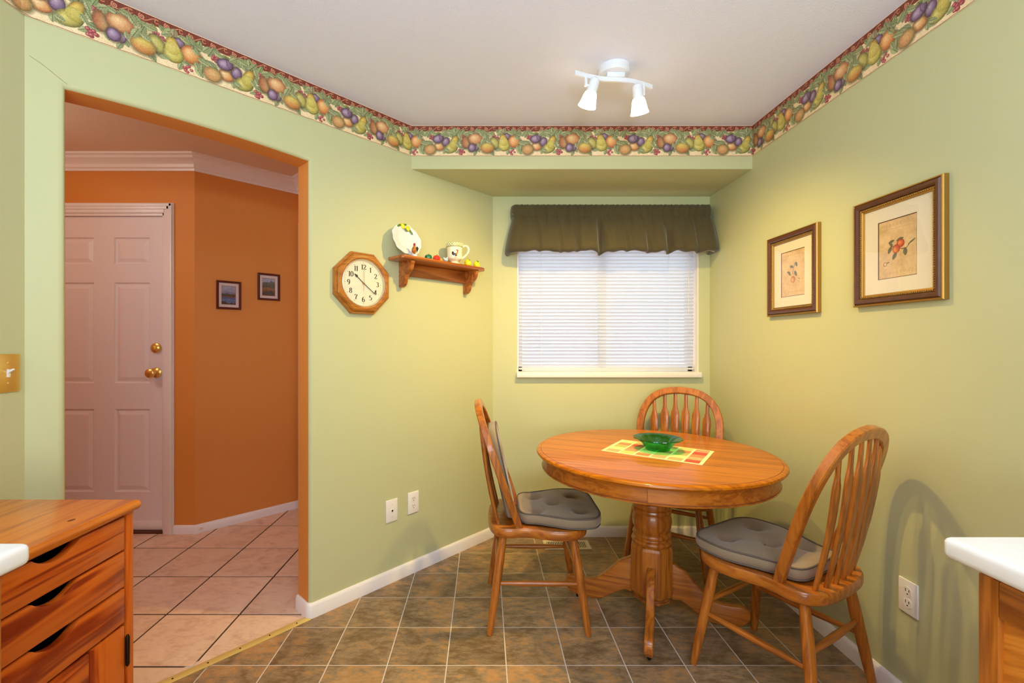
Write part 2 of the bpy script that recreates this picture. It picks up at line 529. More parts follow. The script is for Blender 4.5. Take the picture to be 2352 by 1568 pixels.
# ------------------------------------------------------------------ flat print, painted here dot by dot
class Paint:
    def __init__(s, w, h, bg):
        s.w, s.h = w, h
        s.a = np.empty((h, w, 3), np.float32)
        s.a[:] = np.array(bg, np.float32) / 255
        s.X, s.Y = np.meshgrid(np.arange(w, dtype=np.float32) + .5, np.arange(h, dtype=np.float32) + .5)
        s.rng = np.random.default_rng(5)
        s.wrap = False

    def over(s, fn, cx, cy, R):
        for ox in ((-s.w, 0, s.w) if s.wrap else (0,)):
            x0, x1 = int(max(0, cx + ox - R - 2)), int(min(s.w, cx + ox + R + 3))
            y0, y1 = int(max(0, cy - R - 2)), int(min(s.h, cy + R + 3))
            if x0 >= x1 or y0 >= y1: continue
            X, Y = s.X[y0:y1, x0:x1] - cx - ox, s.Y[y0:y1, x0:x1] - cy
            al, col = fn(X, Y)
            al = np.clip(al, 0, 1)[..., None]
            s.a[y0:y1, x0:x1] = s.a[y0:y1, x0:x1] * (1 - al) + col * al

    def fruit(s, cx, cy, rx, ry, rot, base, hi, rim, blush=None, crease=False):
        c, d = math.cos(rot), math.sin(rot)
        base, hi, rim = [np.array(q, np.float32) / 255 for q in (base, hi, rim)]
        ph = s.rng.random() * 6

        def fn(X, Y):
            u, v = (X * c + Y * d) / rx, (-X * d + Y * c) / ry
            r = np.sqrt(u * u + v * v) + 1e-6
            al = (1 - r) * min(rx, ry) / 1.6
            h = np.clip(1 - np.hypot(u + .25, v + .2) / .75, 0, 1)[..., None]
            e = np.clip((r - .5) / .5, 0, 1)[..., None] ** 1.5
            tex = (0.035 * np.sin(X * 1.3 + ph + 2 * np.sin(Y * .2)) * np.sin(Y * 1.1 + X * .4) - .10 * np.clip(u * .6 + v * .8, 0, 1) ** 2)[..., None]
            col = base * (1 - h) + hi * h
            if blush is not None:
                q = np.clip(.5 + .9 * (u * math.cos(ph) + v * math.sin(ph)), 0, 1)[..., None] * .8
                col = col * (1 - q) + np.array(blush, np.float32) / 255 * q
            col = col * (1 - e) + rim * e + tex
            if crease:
                k = np.exp(-((u - .25 - .3 * v * v) / .06) ** 2)[..., None] * .6
                col = col * (1 - k) + rim * k
            return al, col
        s.over(fn, cx, cy, max(rx, ry))

    def leaf(s, cx, cy, L, W, rot, col, dark):
        c, d = math.cos(rot), math.sin(rot)
        col, dark = np.array(col, np.float32) / 255, np.array(dark, np.float32) / 255

        def fn(X, Y):
            u, v = (X * c + Y * d) / L, (-X * d + Y * c) / W
            w = np.clip(1 - u * u, 0, 1) ** .8 * (1 + .08 * np.sin(u * 24))
            dist = (w - np.abs(v)) * W
            al = dist / 1.3 * (np.abs(u) < 1)
            rim = np.exp(-(dist / 2.0) ** 2)
            vein = np.exp(-(v / .10) ** 2) * .75 + np.exp(-(np.sin((u - np.abs(v) * .5) * 8) / .30) ** 2) * .5
            side = np.clip(.5 - v * .8, 0, 1) * .35
            k = np.clip(np.maximum(np.maximum(rim * .85, vein), side), 0, 1)[..., None]
            return al, col * (1 - k) + dark * k
        s.over(fn, cx, cy, max(L, W))

    def stroke(s, pts, wid, col):
        col = np.array(col, np.float32) / 255
        for i in range(len(pts) - 1):
            (x0, y0), (x1, y1) = pts[i], pts[i + 1]
            dx, dy = x1 - x0, y1 - y0
            L2 = dx * dx + dy * dy + 1e-6

            def fn(X, Y):
                t = np.clip((X * dx + Y * dy) / L2, 0, 1)
                return (wid - np.hypot(X - t * dx, Y - t * dy)) + .5, col
            s.over(fn, x0, y0, math.sqrt(L2) + wid)

    def berries(s, cx, cy, r, n, seed):
        rg = random.Random(seed)
        for i in range(n):
            a, q = rg.random() * 6.28, r * .9 * math.sqrt(rg.random())
            s.fruit(cx + q * math.cos(a), cy + q * math.sin(a), r * .42, r * .42, 0, (178, 84, 86), (214, 140, 136), (118, 38, 44))

    def mottle(s, amt, cell):
        n = s.rng.random((s.h // cell + 2, s.w // cell + 2)).astype(np.float32) - .5
        if s.wrap: n[:, -2:] = n[:, :2]
        yi, xi = s.Y / cell, s.X / cell * ((s.w // cell) * cell / s.w)
        y0, x0 = yi.astype(int), xi.astype(int)
        fy, fx = yi - y0, xi - x0
        v = (n[y0, x0] * (1 - fx) + n[y0, x0 + 1] * fx) * (1 - fy) + (n[y0 + 1, x0] * (1 - fx) + n[y0 + 1, x0 + 1] * fx) * fy
        s.a += (v * amt)[..., None]

    def rect(s, x0, x1, y0, y1, col):
        s.a[int(y0):int(y1), int(x0):int(x1)] = np.array(col, np.float32) / 255

    def image(s, name):
        im = bpy.data.images.new(name, s.w, s.h)
        px = np.ones((s.h, s.w, 4), np.float32)
        px[..., :3] = np.clip(s.a, 0, 1)
        im.pixels.foreach_set(px[::-1].ravel())
        im.update()
        im.pack()
        return im


LEAF, LEAF_D = (178, 180, 128), (66, 74, 42)


def border_image():
    K = 0.6
    p = Paint(int(1755 * K), int(580 * K), (238, 212, 168))
    p.wrap = True
    W, Hh = p.w, p.h
    p.mottle(.05, 40)
    q = lambda x, y: ((x - 205) * K, (y - 100) * K)
    # scroll band
    p.rect(0, W, 4 * K, 118 * K, (122, 54, 36))
    p.rect(0, W, 0, 9 * K, (236, 204, 170))
    p.rect(0, W, 9 * K, 16 * K, (96, 40, 26))
    per = W / 7.0
    for i in range(7):
        cx = (i + .45) * per
        sp = [(cx + (6 + 26 * t) * K * math.cos(9.2 * t + 1.2) * .95, 62 * K + (4 + 34 * t) * K * math.sin(9.2 * t + 1.2)) for t in np.linspace(0, 1, 26)]
        p.stroke(sp, 6.0 * K, (206, 140, 108))
        p.stroke([(cx + 28 * K + t * per * .5, 62 * K + (34 * math.cos(t * 3.1 + .4)) * K) for t in np.linspace(-.1, 1, 14)], 5.5 * K, (200, 132, 100))
        p.stroke([(cx - per * .42 + 20 * K * math.cos(t), 56 * K + 22 * K * math.sin(t)) for t in np.linspace(.6, 5.4, 14)], 5.2 * K, (196, 126, 96))
        p.stroke([(cx - per * .3 + t * 70 * K, (110 - 70 * t * t) * K) for t in np.linspace(0, 1, 8)], 4.7 * K, (190, 120, 90))
    p.rect(0, W, 112 * K, 118 * K, (150, 90, 62))
    # thin brown line along the lower edge
    p.rect(0, W, Hh - 12 * K, Hh, (236, 196, 156))
    p.stroke([(x, Hh - 9 * K + 1.5 * math.sin(x * .05)) for x in range(-10, W + 20, 12)], 3.0 * K, (140, 92, 52))
    rg = random.Random(11)
    # vine leaves below the band
    for i in range(26):
        x = 120 + i * 1755 / 26 + rg.uniform(-15, 15)
        y = rg.uniform(205, 275)
        p.leaf(*q(x, y), rg.uniform(62, 88) * K, rg.uniform(30, 44) * K, rg.uniform(-.7, 2.6), (170 + rg.uniform(-14, 18), 176 + rg.uniform(-12, 12), 122 + rg.uniform(-18, 18)), LEAF_D)
    for x, y, L, w, r in [(430, 260, 100, 52, .9), (540, 250, 100, 52, 2.2), (505, 190, 60, 36, 1.5), (1040, 260, 95, 50, 1.1), (1070, 350, 95, 52, 1.9), (1050, 420, 80, 45, .6), (990, 270, 70, 40, -.5),
                          (590, 400, 70, 42, 1.1), (640, 520, 70, 50, .2), (350, 590, 80, 38, .5), (310, 580, 60, 35, 1.6), (560, 590, 60, 34, 2.6), (760, 560, 55, 32, 1.3), (870, 620, 60, 32, 2.0), (930, 560, 55, 30, 1.2),
                          (1170, 610, 75, 40, 1.0), (1255, 560, 60, 30, .4), (1460, 600, 60, 34, 1.9), (1510, 540, 70, 26, .1), (1680, 400, 75, 40, .4), (1700, 500, 85, 45, 1.6), (1660, 590, 75, 40, .9), (1790, 430, 80, 36, .5),
                          (1650, 260, 80, 40, .3), (1560, 230, 80, 44, 1.2), (60, 430, 70, 40, .6), (40, 260, 80, 42, 2.0), (330, 280, 80, 40, .3), (760, 270, 80, 46, .7), (930, 210, 80, 42, .3)]:
        g = rg.uniform(-14, 14)
        p.leaf(*q(x, y), L * K, w * K, r, (176 + g, 180 + g, 130 + g * .5), LEAF_D)
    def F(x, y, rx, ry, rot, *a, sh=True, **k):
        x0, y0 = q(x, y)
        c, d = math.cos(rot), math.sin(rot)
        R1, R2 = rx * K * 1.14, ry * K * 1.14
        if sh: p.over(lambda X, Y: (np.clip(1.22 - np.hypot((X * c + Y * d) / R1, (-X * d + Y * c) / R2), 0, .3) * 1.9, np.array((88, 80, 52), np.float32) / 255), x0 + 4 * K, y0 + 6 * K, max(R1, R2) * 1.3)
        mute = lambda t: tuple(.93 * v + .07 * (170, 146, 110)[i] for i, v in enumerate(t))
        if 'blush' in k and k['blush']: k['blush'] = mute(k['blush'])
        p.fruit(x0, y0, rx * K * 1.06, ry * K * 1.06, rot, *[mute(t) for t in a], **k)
    PL = ((136, 106, 140), (190, 168, 192), (74, 48, 70))
    PE = ((222, 158, 96), (246, 218, 164), (160, 92, 54))
    PR = ((196, 182, 90), (230, 218, 140), (118, 110, 52))
    p.berries(*q(1690 + 160, 330), 52 * K, 8, 1)
    p.berries(*q(85, 320), 46 * K, 7, 8)
    p.berries(*q(655, 310), 44 * K, 7, 2)
    p.berries(*q(620, 600), 58 * K, 9, 3)
    p.berries(*q(1205, 310), 40 * K, 6, 4)
    p.berries(*q(1270, 350), 38 * K, 6, 5)
    p.berries(*q(1540, 605), 50 * K, 8, 6)
    F(220, 495, 88, 76, 0, *PE)
    F(55, 555, 100, 92, 0, (212, 160, 100), (236, 206, 140), (142, 120, 66), blush=(206, 140, 90))
    F(340, 410, 66, 84, .2, *PL)
    F(205, 350, 98, 78, -.35, *PL, crease=True)
    F(490, 400, 58, 112, .45, (206, 170, 76), (232, 200, 104), (140, 110, 46))
    F(440, 525, 120, 92, -.5, (184, 172, 84), (222, 206, 118), (108, 102, 56), sh=False)
    F(480, 460, 70, 80, .3, (194, 178, 84), (214, 196, 104), (186, 170, 80), sh=False)
    F(700, 420, 72, 112, -.15, (190, 150, 96), (214, 176, 120), (120, 84, 52), blush=(176, 88, 60))
    F(885, 520, 42, 66, .1, *PL)
    F(870, 355, 122, 106, .15, (216, 156, 104), (244, 208, 154), (156, 88, 56))
    F(812, 520, 66, 78, .1, *PL)
    F(1220, 430, 78, 112, -.5, (186, 174, 92), (214, 202, 122), (104, 98, 54))
    F(1085, 520, 118, 100, .1, (208, 184, 84), (238, 214, 116), (146, 112, 56), blush=(206, 116, 68))
    F(1440, 312, 66, 62, 0, *PL)
    F(1570, 402, 104, 112, .1, (226, 152, 84), (248, 206, 142), (166, 88, 46))
    F(1370, 362, 60, 96, -.05, (212, 172, 76), (230, 200, 110), (146, 116, 48))
    F(1385, 478, 106, 108, 0, (204, 188, 92), (232, 222, 142), (124, 116, 52), sh=False)
    F(1378, 410, 72, 80, 0, (206, 186, 90), (226, 208, 122), (202, 184, 90), sh=False)
    for x, y, L, w, r in [(120, 250, 70, 36, .4), (300, 250, 66, 36, 2.4), (420, 215, 76, 42, .3), (590, 300, 60, 36, 1.2), (720, 250, 74, 42, 2.7), (800, 235, 60, 34, .4), (980, 250, 70, 40, 1.0), (1010, 400, 74, 44, 2.0), (1110, 400, 66, 38, .5),
                          (1150, 260, 70, 38, .2), (1310, 260, 60, 34, 2.6), (1500, 235, 66, 38, .5), (1620, 330, 66, 34, .9), (1700, 430, 66, 36, .3), (1740, 250, 64, 36, 2.2), (360, 560, 56, 30, .4), (930, 470, 50, 28, 1.4), (560, 470, 56, 34, 1.0), (1300, 560, 56, 26, .2), (1640, 520, 60, 34, 1.2)]:
        p.leaf(*q(x, y), L * K, w * K, r, (184, 186, 136), LEAF_D)
    for x, y in [(200, 275), (505, 210), (830, 250), (1060, 300), (1360, 270), (1590, 300)]:
        p.stroke([q(x + 14 * math.sin(t * 3), y - 40 + 50 * t) for t in np.linspace(0, 1, 6)], 3.5 * K, (84, 70, 44))
    p.mottle(.06, 7)
    p.mottle(.12, 3)
    return p.image('fruit_border_print')


def fruit_print(kind):
    p = Paint(300, 400, (226, 190, 140))
    p.mottle(.10, 60); p.mottle(.06, 17); p.mottle(.05, 5)
    # faint decorative bands of a worn, unreadable scrollwork
    for y0 in (34, 366):
        for i in range(9):
            cx = 34 + i * 29
            p.stroke([(cx + (3 + 8 * t) * math.cos(7 * t + i), y0 + (3 + 9 * t) * math.sin(7 * t + i)) for t in np.linspace(0, 1, 16)], 1.6, (206, 166, 118))
    p.stroke([(14, 62), (286, 62)], 1.0, (204, 164, 116))
    LV, LD = (128, 124, 98), (58, 60, 48)
    if kind == 0:
        p.stroke([(96, 178), (140, 196), (190, 214), (222, 214), (256, 176)], 2.4, (96, 66, 46))
        for x, y, L, w, r in [(104, 150, 26, 10, -.25), (172, 146, 30, 12, -.2), (262, 178, 34, 6, -.5), (92, 206, 30, 14, -1.0), (212, 236, 28, 17, 1.5), (130, 252, 30, 15, -1.0), (100, 168, 20, 9, .6)]:
            p.leaf(x, y, L, w, r, LV, LD)
        p.fruit(176, 174, 32, 29, 0, (216, 96, 58), (240, 150, 84), (150, 46, 34))
        p.fruit(142, 206, 31, 31, 0, (236, 150, 74), (252, 204, 110), (170, 60, 44), blush=(190, 60, 60))
        p.stroke([(52 + 14 * math.cos(t), 300 + 14 * math.sin(t)) for t in np.linspace(0, 6.3, 14)], 1.6, (120, 70, 60))
        p.leaf(76, 292, 12, 5, -.3, LV, LD)
    else:
        p.stroke([(150, 222), (152, 180), (170, 132), (178, 112)], 3, (96, 78, 62))
        for x, y, L, w, r in [(134, 140, 24, 13, .3), (196, 126, 24, 14, 1.2), (104, 196, 28, 13, .9), (186, 206, 30, 15, 1.1), (92, 184, 22, 8, .1)]:
            p.leaf(x, y, L, w, r, (112, 122, 122), (64, 72, 76))
        p.fruit(152, 226, 16, 28, 0, (222, 180, 110), (240, 214, 150), (170, 96, 60))
        p.fruit(152, 256, 30, 30, 0, (226, 178, 108), (246, 218, 150), (172, 92, 60), blush=(196, 110, 80))
        p.leaf(232, 256, 12, 5, .5, (160, 140, 110), (110, 90, 70))
        p.stroke([(228 + 8 * math.cos(t), 284 + 8 * math.sin(t)) for t in np.linspace(0, 5, 10)], 1.4, (150, 110, 84))
    return p.image('fruit_study_print_%d' % kind)


def landscape(kind):
    p = Paint(150, 200, (170, 172, 190))
    Y, X = p.Y, p.X
    n = lambda a, f, s: a * (np.sin(X * f + s) + .6 * np.sin(X * f * 2.3 + s * 2) + .4 * np.sin(X * f * 5.1 + s))
    def band(y0, a, f, s, col):
        m = np.clip((Y - (y0 + n(a, f, s))) / 2, 0, 1)[..., None]
        p.a = p.a * (1 - m) + np.array(col, np.float32) / 255 * m
    if kind == 0:
        band(30, 4, .05, 0, (158, 160, 182)); band(62, 3, .06, 1, (140, 144, 160))
        band(80, 4, .05, 2, (88, 94, 96)); band(96, 3, .07, 3, (70, 66, 48)); band(108, 2, .1, 1, (128, 84, 48)); band(120, 2, .04, 4, (84, 100, 140)); band(142, 2, .05, 2, (98, 128, 172)); band(160, 3, .05, 2, (100, 112, 148))
        band(178, 10, .035, 4.4, (72, 62, 50))
    else:
        band(44, 10, .03, 1.5, (104, 108, 106)); band(74, 6, .06, 2, (92, 84, 66)); band(104, 6, .06, .5, (148, 104, 50)); band(132, 5, .05, 3, (124, 80, 34)); band(150, 9, .04, 1, (66, 62, 52)); band(178, 4, .07, 2, (84, 56, 30))
        for i in range(16):
            x = 8 + i * 9
            p.stroke([(x, 40 + 10 * math.sin(i)), (x + 2, 100)], 1.2, (126, 120, 104) if i % 2 else (74, 66, 52))
    p.mottle(.14, 9); p.mottle(.12, 4)
    return p.image('landscape_print_%d' % kind)


def placemat_image():
    W, Hh = 480, 320
    p = Paint(W, Hh, (240, 224, 160))
    cols = [(236, 200, 120), (226, 168, 116), (214, 76, 60), (206, 134, 90), (186, 176, 104), (240, 220, 146), (228, 150, 110)]
    seq = [[5, 3, 4, 5, 1], [1, 2, 3, 6, 0], [0, 4, 1, 5, 3], [6, 5, 3, 0, 1], [0, 3, 4, 5, 1], [6, 2, 3, 1, 2]]
    for i in range(6):
        for j in range(5):
            p.rect(12 + i * 76, 12 + i * 76 + 76, 12 + j * 59, 12 + j * 59 + 59, cols[seq[i][j]])
    for i in range(7):
        p.rect(12 + i * 76 - 5, 12 + i * 76 + 5, 0, Hh, (246, 226, 176))
    for j in range(0, Hh, 4):
        p.a[j:j + 1] *= .93
    for x in range(0, W, 5):
        p.a[:, x:x + 1] *= .96
    p.mottle(.05, 6)
    return p.image('plaid_placemat_print')


def mug_image():
    p = Paint(512, 200, (248, 236, 206))
    p.mottle(.04, 30)
    # rooster facing right in the middle of the visible side
    B = (48, 30, 24)
    p.fruit(214, 104, 20, 17, .2, B, (96, 60, 40), (30, 20, 18))
    p.fruit(188, 90, 15, 22, -.3, B, (70, 50, 40), (30, 20, 18))
    p.stroke([(224, 98), (238, 78), (236, 60), (228, 52)], 7, (196, 120, 50))
    p.fruit(238, 58, 9, 9, 0, (196, 60, 40), (220, 100, 70), (140, 30, 26))
    p.stroke([(210, 120), (208, 138)], 2.2, (150, 90, 40)); p.stroke([(222, 120), (224, 138)], 2.2, (150, 90, 40))
    for i in range(30):
        p.stroke([(150 + i * 8, 170), (152 + i * 8, 150 - 6 * (i % 3))], 1.4, (200, 176, 150))
    for x, y in [(300, 70), (340, 96), (356, 116), (380, 100), (316, 124), (110, 80), (90, 120), (60, 90)]:
        p.fruit(x, y, 4, 4, 0, (170, 130, 60), (200, 160, 90), (110, 80, 40))
    return p.image('rooster_mug_print')


# ------------------------------------------------------------------ the setting
ZC = 2.412                       # kitchen ceiling
B = Vector((0.053, 2.904)); K_ = Vector((-1.415, 1.393))
TH = math.atan2(B.y - K_.y, B.x - K_.x)        # direction of the slanting wall
LW = (B - K_).length
DX = Vector((math.cos(TH), math.sin(TH)))      # along the wall
DN = Vector((math.sin(TH), -math.cos(TH)))     # from the wall into the kitchen
XR, YB, XL = 1.445, 2.904, -1.415
J0, J1 = 0.092, 0.899             # the opening, measured along the slanting wall
WT = 0.115
YS, ZS = 2.443, 2.177             # soffit front and underside
YREAR = -2.62


def dpt(x, off=0.0, z=None):
    p = K_ + DX * x + DN * off
    return (p.x, p.y) if z is None else (p.x, p.y, z)


# --- slanting wall with its opening (rounded plaster edges, orange reveal)
def diag_wall():
    mb = MB()
    r = 0.017
    n = 18
    top = lambda x: 2.060 + 0.013 * (1 - ((x - (J0 + J1) / 2) / ((J1 - J0) / 2)) ** 2)
    path = [(J0, 0.0)] + [(J0 + (J1 - J0) * i / n, top(J0 + (J1 - J0) * i / n)) for i in range(n + 1)] + [(J1, 0.0)]
    nr = [(-1, 0)] + [(-.7, .7)] + [(0, 1)] * (n - 1) + [(.7, .7)] + [(1, 0)]
    ring = lambda e, y: [(p[0] + q[0] * e * (1.41 if abs(q[0]) == .7 else 1), y, p[1] + q[1] * e * (1.41 if abs(q[0]) == .7 else 1)) for p, q in zip(path, nr)]
    rows = []
    for k in range(6):
        a = PI / 2 * k / 5
        rows.append(ring(r * (1 - math.sin(a)), r * (1 - math.cos(a))))
    rows.append(ring(0, WT))
    mb.grid(rows)
    f0 = rows[0]
    outer = [(LW, 0, 0), (LW, 0, 2.5), (0, 0, 2.5), (0, 0, 0)]
    nv = len(mb.v)
    mb.v += [tuple(p) for p in f0] + outer
    m = len(f0)
    mb.f.append(tuple([nv + i for i in range(m)] + [nv + m, nv + m + 1, nv + m + 2, nv + m + 3]))
    b0 = rows[-1]
    nv = len(mb.v)
    mb.v += [tuple(p) for p in b0] + [(LW + .13, WT, 0), (LW + .13, WT, 2.5), (-.2, WT, 2.5), (-.2, WT, 0)]
    mb.f.append(tuple(reversed([nv + i for i in range(m)] + [nv + m, nv + m + 1, nv + m + 2, nv + m + 3])))
    o = mb.build('wall_left', [M['green'], M['orange']], None, (K_.x, K_.y, 0), (0, 0, TH), smooth=50,
                 matf=lambda p: 1 if p.center.y > r * .75 else 0)
    return struct(o)


wall_left = diag_wall()
# hairline settlement crack running up from the corner of the opening
cr = MB()
cp = catmull([(J0 + .004, 2.074), (.066, 2.094), (.038, 2.113), (.010, 2.127)], 6)
cr.add([(x, -.0004, z) for x, z in cp] + [(x + .0004, -.0004, z + .0009) for x, z in cp], [(i, i + 1, len(cp) + i + 1, len(cp) + i) for i in range(len(cp) - 1)])
cr.build('crack', M['oak_seam'], wall_left, smooth=0)

struct(MB().box(XL - .115, XL, YREAR, K_.y + .02, 0, 2.5).build('wall_left_side', M['green'], smooth=0))
struct(MB().box(XR, XR + .12, YREAR, YB + .12, 0, 2.5).build('wall_right', M['green'], smooth=0))
struct(MB().box(XL - .115, XR + .12, YREAR - .12, YREAR, 0, 2.5).build('wall_rear', M['green'], smooth=0))
# window wall
WX0, WX1, WZ0, WZ1 = 0.214, 1.368, 1.052, 2.02
wb_ = MB()
wb_.box(-.12, WX0, YB, YB + .13, 0, 2.5).box(WX1, XR + .12, YB, YB + .13, 0, 2.5).box(WX0, WX1, YB, YB + .13, 0, WZ0).box(WX0, WX1, YB, YB + .13, WZ1, 2.5)
struct(wb_.build('wall_back', M['green'], smooth=0))
lin_ = MB()
lin_.box(WX1 - .003, WX1 + .004, YB - .0005, YB + .13, WZ0, WZ1).box(WX0 - .004, WX0 + .003, YB - .0005, YB + .13, WZ0, WZ1).box(WX0, WX1, YB - .0005, YB + .13, WZ1 - .003, WZ1 + .004)
struct(lin_.build('trim_1', M['trim'], smooth=0))
sx = lambda y: B.x + (y - B.y) * DX.x / DX.y
sof = MB().prism([(sx(YS) - .03, YS), (XR + .02, YS), (XR + .02, YB + .02), (B.x - .02, YB + .02)], ZS, 2.5)
struct(sof.build('wall_soffit', M['green'], smooth=0))
kp = [(XL - .05, YREAR), (XR + .05, YREAR), (XR + .05, YB + .05), (B.x - .03, YB + .05), (XL - .05, K_.y + .01)]
struct(MB().prism(kp, ZC, ZC + .1).build('ceiling', M['ceiling'], smooth=0))
floor = struct(MB().prism(kp, -.06, -.0007).build('floor', M['grout'], smooth=0))

# --- entry hall
ZH = 2.452
P0, P1 = (-1.403, 3.41), (-1.885, 2.944)
YD = 2.944
hp = [P0, P1, (-3.25, YD), (-3.25, .5), (XL - .115, .5), (XL - .115, 1.43), dpt(LW, -WT), (-.40, 2.44)]
floor_h = struct(MB().prism([(-1.3, 3.55), (-3.3, 3.55), (-3.3, .45), (XL - .06, .45), dpt(.0, -.015), dpt(1.5, -.015)], -.06, -.003).build('floor_hall', M['grout_dark'], smooth=0))
struct(MB().prism([(-.2, 3.6), (-3.4, 3.6), (-3.4, .4), (XL - .06, .4), dpt(0.0, -.06), dpt(LW, -.06)], ZH, ZH + .1).build('ceiling_hall', M['ceiling_hall'], smooth=0))
HA = math.atan2(P0[1] - P1[1], P0[0] - P1[0])
dw = MB()
DX0, DX1, DZ1 = -2.93, -2.073, 2.088        # front door opening
dw.box(-3.35, DX0, YD, YD + .12, 0, 2.5).box(DX1, P1[0] - .0, YD, YD + .12, 0, 2.5).box(DX0, DX1, YD, YD + .12, DZ1, 2.5)
struct(dw.build('wall_hall_back', M['orange'], smooth=0))
hl = math.hypot(P0[0] - P1[0], P0[1] - P1[1])
struct(MB().box(-.0, hl + .1, 0, .12, 0, 2.5).build('wall_hall_slanting', M['orange'], None, (P1[0], P1[1], 0), (0, 0, HA), smooth=0))
ex = (math.sin(TH), -math.cos(TH))
struct(MB().box(0, 1.20, 0, .1, 0, 2.5).build('wall_hall_end', M['orange'], None, (P0[0], P0[1], 0), (0, 0, math.atan2(ex[1], ex[0])), smooth=0))
struct(MB().box(-3.35, -3.25, .4, 3.0, 0, 2.5).build('wall_hall_left', M['orange'], smooth=0))
struct(MB().box(-3.35, XL - .10, .4, .5, 0, 2.5).build('wall_hall_front', M['orange'], smooth=0))
struct(MB().box(XL - .135, XL - .115, .4, 1.43, 0, 2.5).build('wall_hall_side', M['orange'], smooth=0))


def clip(poly, a, b, c):
    """keep a*x+b*y <= c"""
    out = []
    for i in range(len(poly)):
        p, q = poly[i], poly[(i + 1) % len(poly)]
        dp, dq = a * p[0] + b * p[1] - c, a * q[0] + b * q[1] - c
        if dp <= 0: out.append(p)
        if (dp < 0 < dq) or (dq < 0 < dp):
            t = dp / (dp - dq)
            out.append((p[0] + (q[0] - p[0]) * t, p[1] + (q[1] - p[1]) * t))
    return out


def area(p):
    return abs(sum(p[i][0] * p[(i + 1) % len(p)][1] - p[(i + 1) % len(p)][0] * p[i][1] for i in range(len(p)))) / 2


# kitchen floor tiles
TXk, TYk, gk = 0.2290, 0.2325, 0.0024
for i in range(-7, 7):
    for j in range(-5, 6):
        x0, y0 = 0.0832 + i * TXk + gk, 1.7415 + j * TYk + gk
        pl = [(x0, y0), (x0 + TXk - 2 * gk, y0), (x0 + TXk - 2 * gk, y0 + TYk - 2 * gk), (x0, y0 + TYk - 2 * gk)]
        for a, b, c in ((1, 0, XR), (-1, 0, -XL), (0, 1, YB), (-DN.x, -DN.y, -(DN.x * B.x + DN.y * B.y) - .012)):
            pl = clip(pl, a, b, c)
            if len(pl) < 3: break
        if len(pl) >= 3 and area(pl) > 2e-5:
            MB().prism(pl, -.005, 0.0).build('tile', M['tile_kitchen'], floor, smooth=0)
# hall floor tiles
T, gh = 0.3340, 0.0046
yb = lambda x: YD + .04 if x < P1[0] else YD + (x - P1[0]) * (P0[1] - P1[1]) / (P0[0] - P1[0])
nD = DN.x * B.x + DN.y * B.y
for i in range(-5, 4):
    for j in range(-5, 5):
        x0, y0 = -1.119 + i * T + gh, 2.068 + j * T + gh
        x1, y1 = x0 + T - 2 * gh, y0 + T - 2 * gh
        xs = sorted({x0, x1} | ({P1[0] - 1e-4, P1[0]} if x0 < P1[0] < x1 else set()) | {x0 + (x1 - x0) * k / 8 for k in range(9)})
        up = [(x, min(y1, yb(x))) for x in xs if yb(x) > y0]
        if len(up) < 2: continue
        lo = up[0][0]
        pl = [(lo, y0), (x1, y0)] + up[::-1]
        pl = clip(pl, DN.x, DN.y, nD - .012)
        if len(pl) >= 3: pl = clip(pl, DX.x, DX.y, DX.x * P0[0] + DX.y * P0[1])
        if len(pl) >= 3 and area(pl) > 1e-4:
            MB().prism(pl, -.006, 0.0).build('tile', M['tile_hall'], floor_h, smooth=0)

# brass strip between the two floors
st = MB().box(J0, J1, -.018, .018, 0, .004)
strip = st.build('threshold_strip', M['brass_strip'], None, (K_.x, K_.y, 0), (0, 0, TH), bevel=.0015)
tag(strip, 'narrow brass strip on the floor between brown slate tiles and pink hall tiles', 'threshold')
for k in range(7):
    MB().lathe([(.0035, .004), (.003, .0052), (.001, .0055)], 8, J0 + .06 + k * .115, 0).build('screw', M['bronze'], strip)


# --- baseboards
def board(name, pts, h, t, side, mat=None):
    """pts: wall line; side: +1 puts the board on the left of the walking direction"""
    mb = MB()
    prof = [(0, 0), (t, 0), (t, h * .80), (t * .75, h * .90), (t * .35, h), (0, h)]
    n = len(pts)
    dirs = [(Vector(pts[i + 1]) - Vector(pts[i])).normalized() for i in range(n - 1)]
    rows = []
    for i in range(n):
        d0, d1 = dirs[max(i - 1, 0)], dirs[min(i, n - 2)]
        n0, n1 = Vector((-d0.y, d0.x)) * side, Vector((-d1.y, d1.x)) * side
        m = (n0 + n1) / (1 + n0.dot(n1))
        rows.append([(pts[i][0] + m.x * a, pts[i][1] + m.y * a, b) for a, b in prof])
    m = len(prof)
    vs = [p for r in rows for p in r]
    fs = [(i * m + k, i * m + (k + 1) % m, (i + 1) * m + (k + 1) % m, (i + 1) * m + k) for i in range(n - 1) for k in range(m)]
    fs += [tuple(range(m)), tuple(range((n - 1) * m, n * m))]
    mb.add(vs, fs)
    return struct(mb.build(name, mat or M['trim'], smooth=40))


rj = .017
jc = [dpt(J1 - .0, -WT + .0), dpt(J1, -rj)] + [dpt(J1 + rj * (1 - math.cos(a)), -rj * (1 - math.sin(a))) for a in (PI / 6, PI / 3, PI / 2)]
board('baseboard_left', jc + [dpt(LW - .003)], .066, .013, -1)
board('baseboard_back', [(B.x, YB), (XR, YB)], .066, .013, -1)
board('baseboard_right', [(XR, YB), (XR, .80)], .066, .013, -1)
board('baseboard_hall', [(-2.015, YD), P1, P0], .056, .012, -1)
board('baseboard_opening', [dpt(J0, -WT), dpt(J0, -.01), dpt(J0 - .03, -.0)], .066, .013, 1)

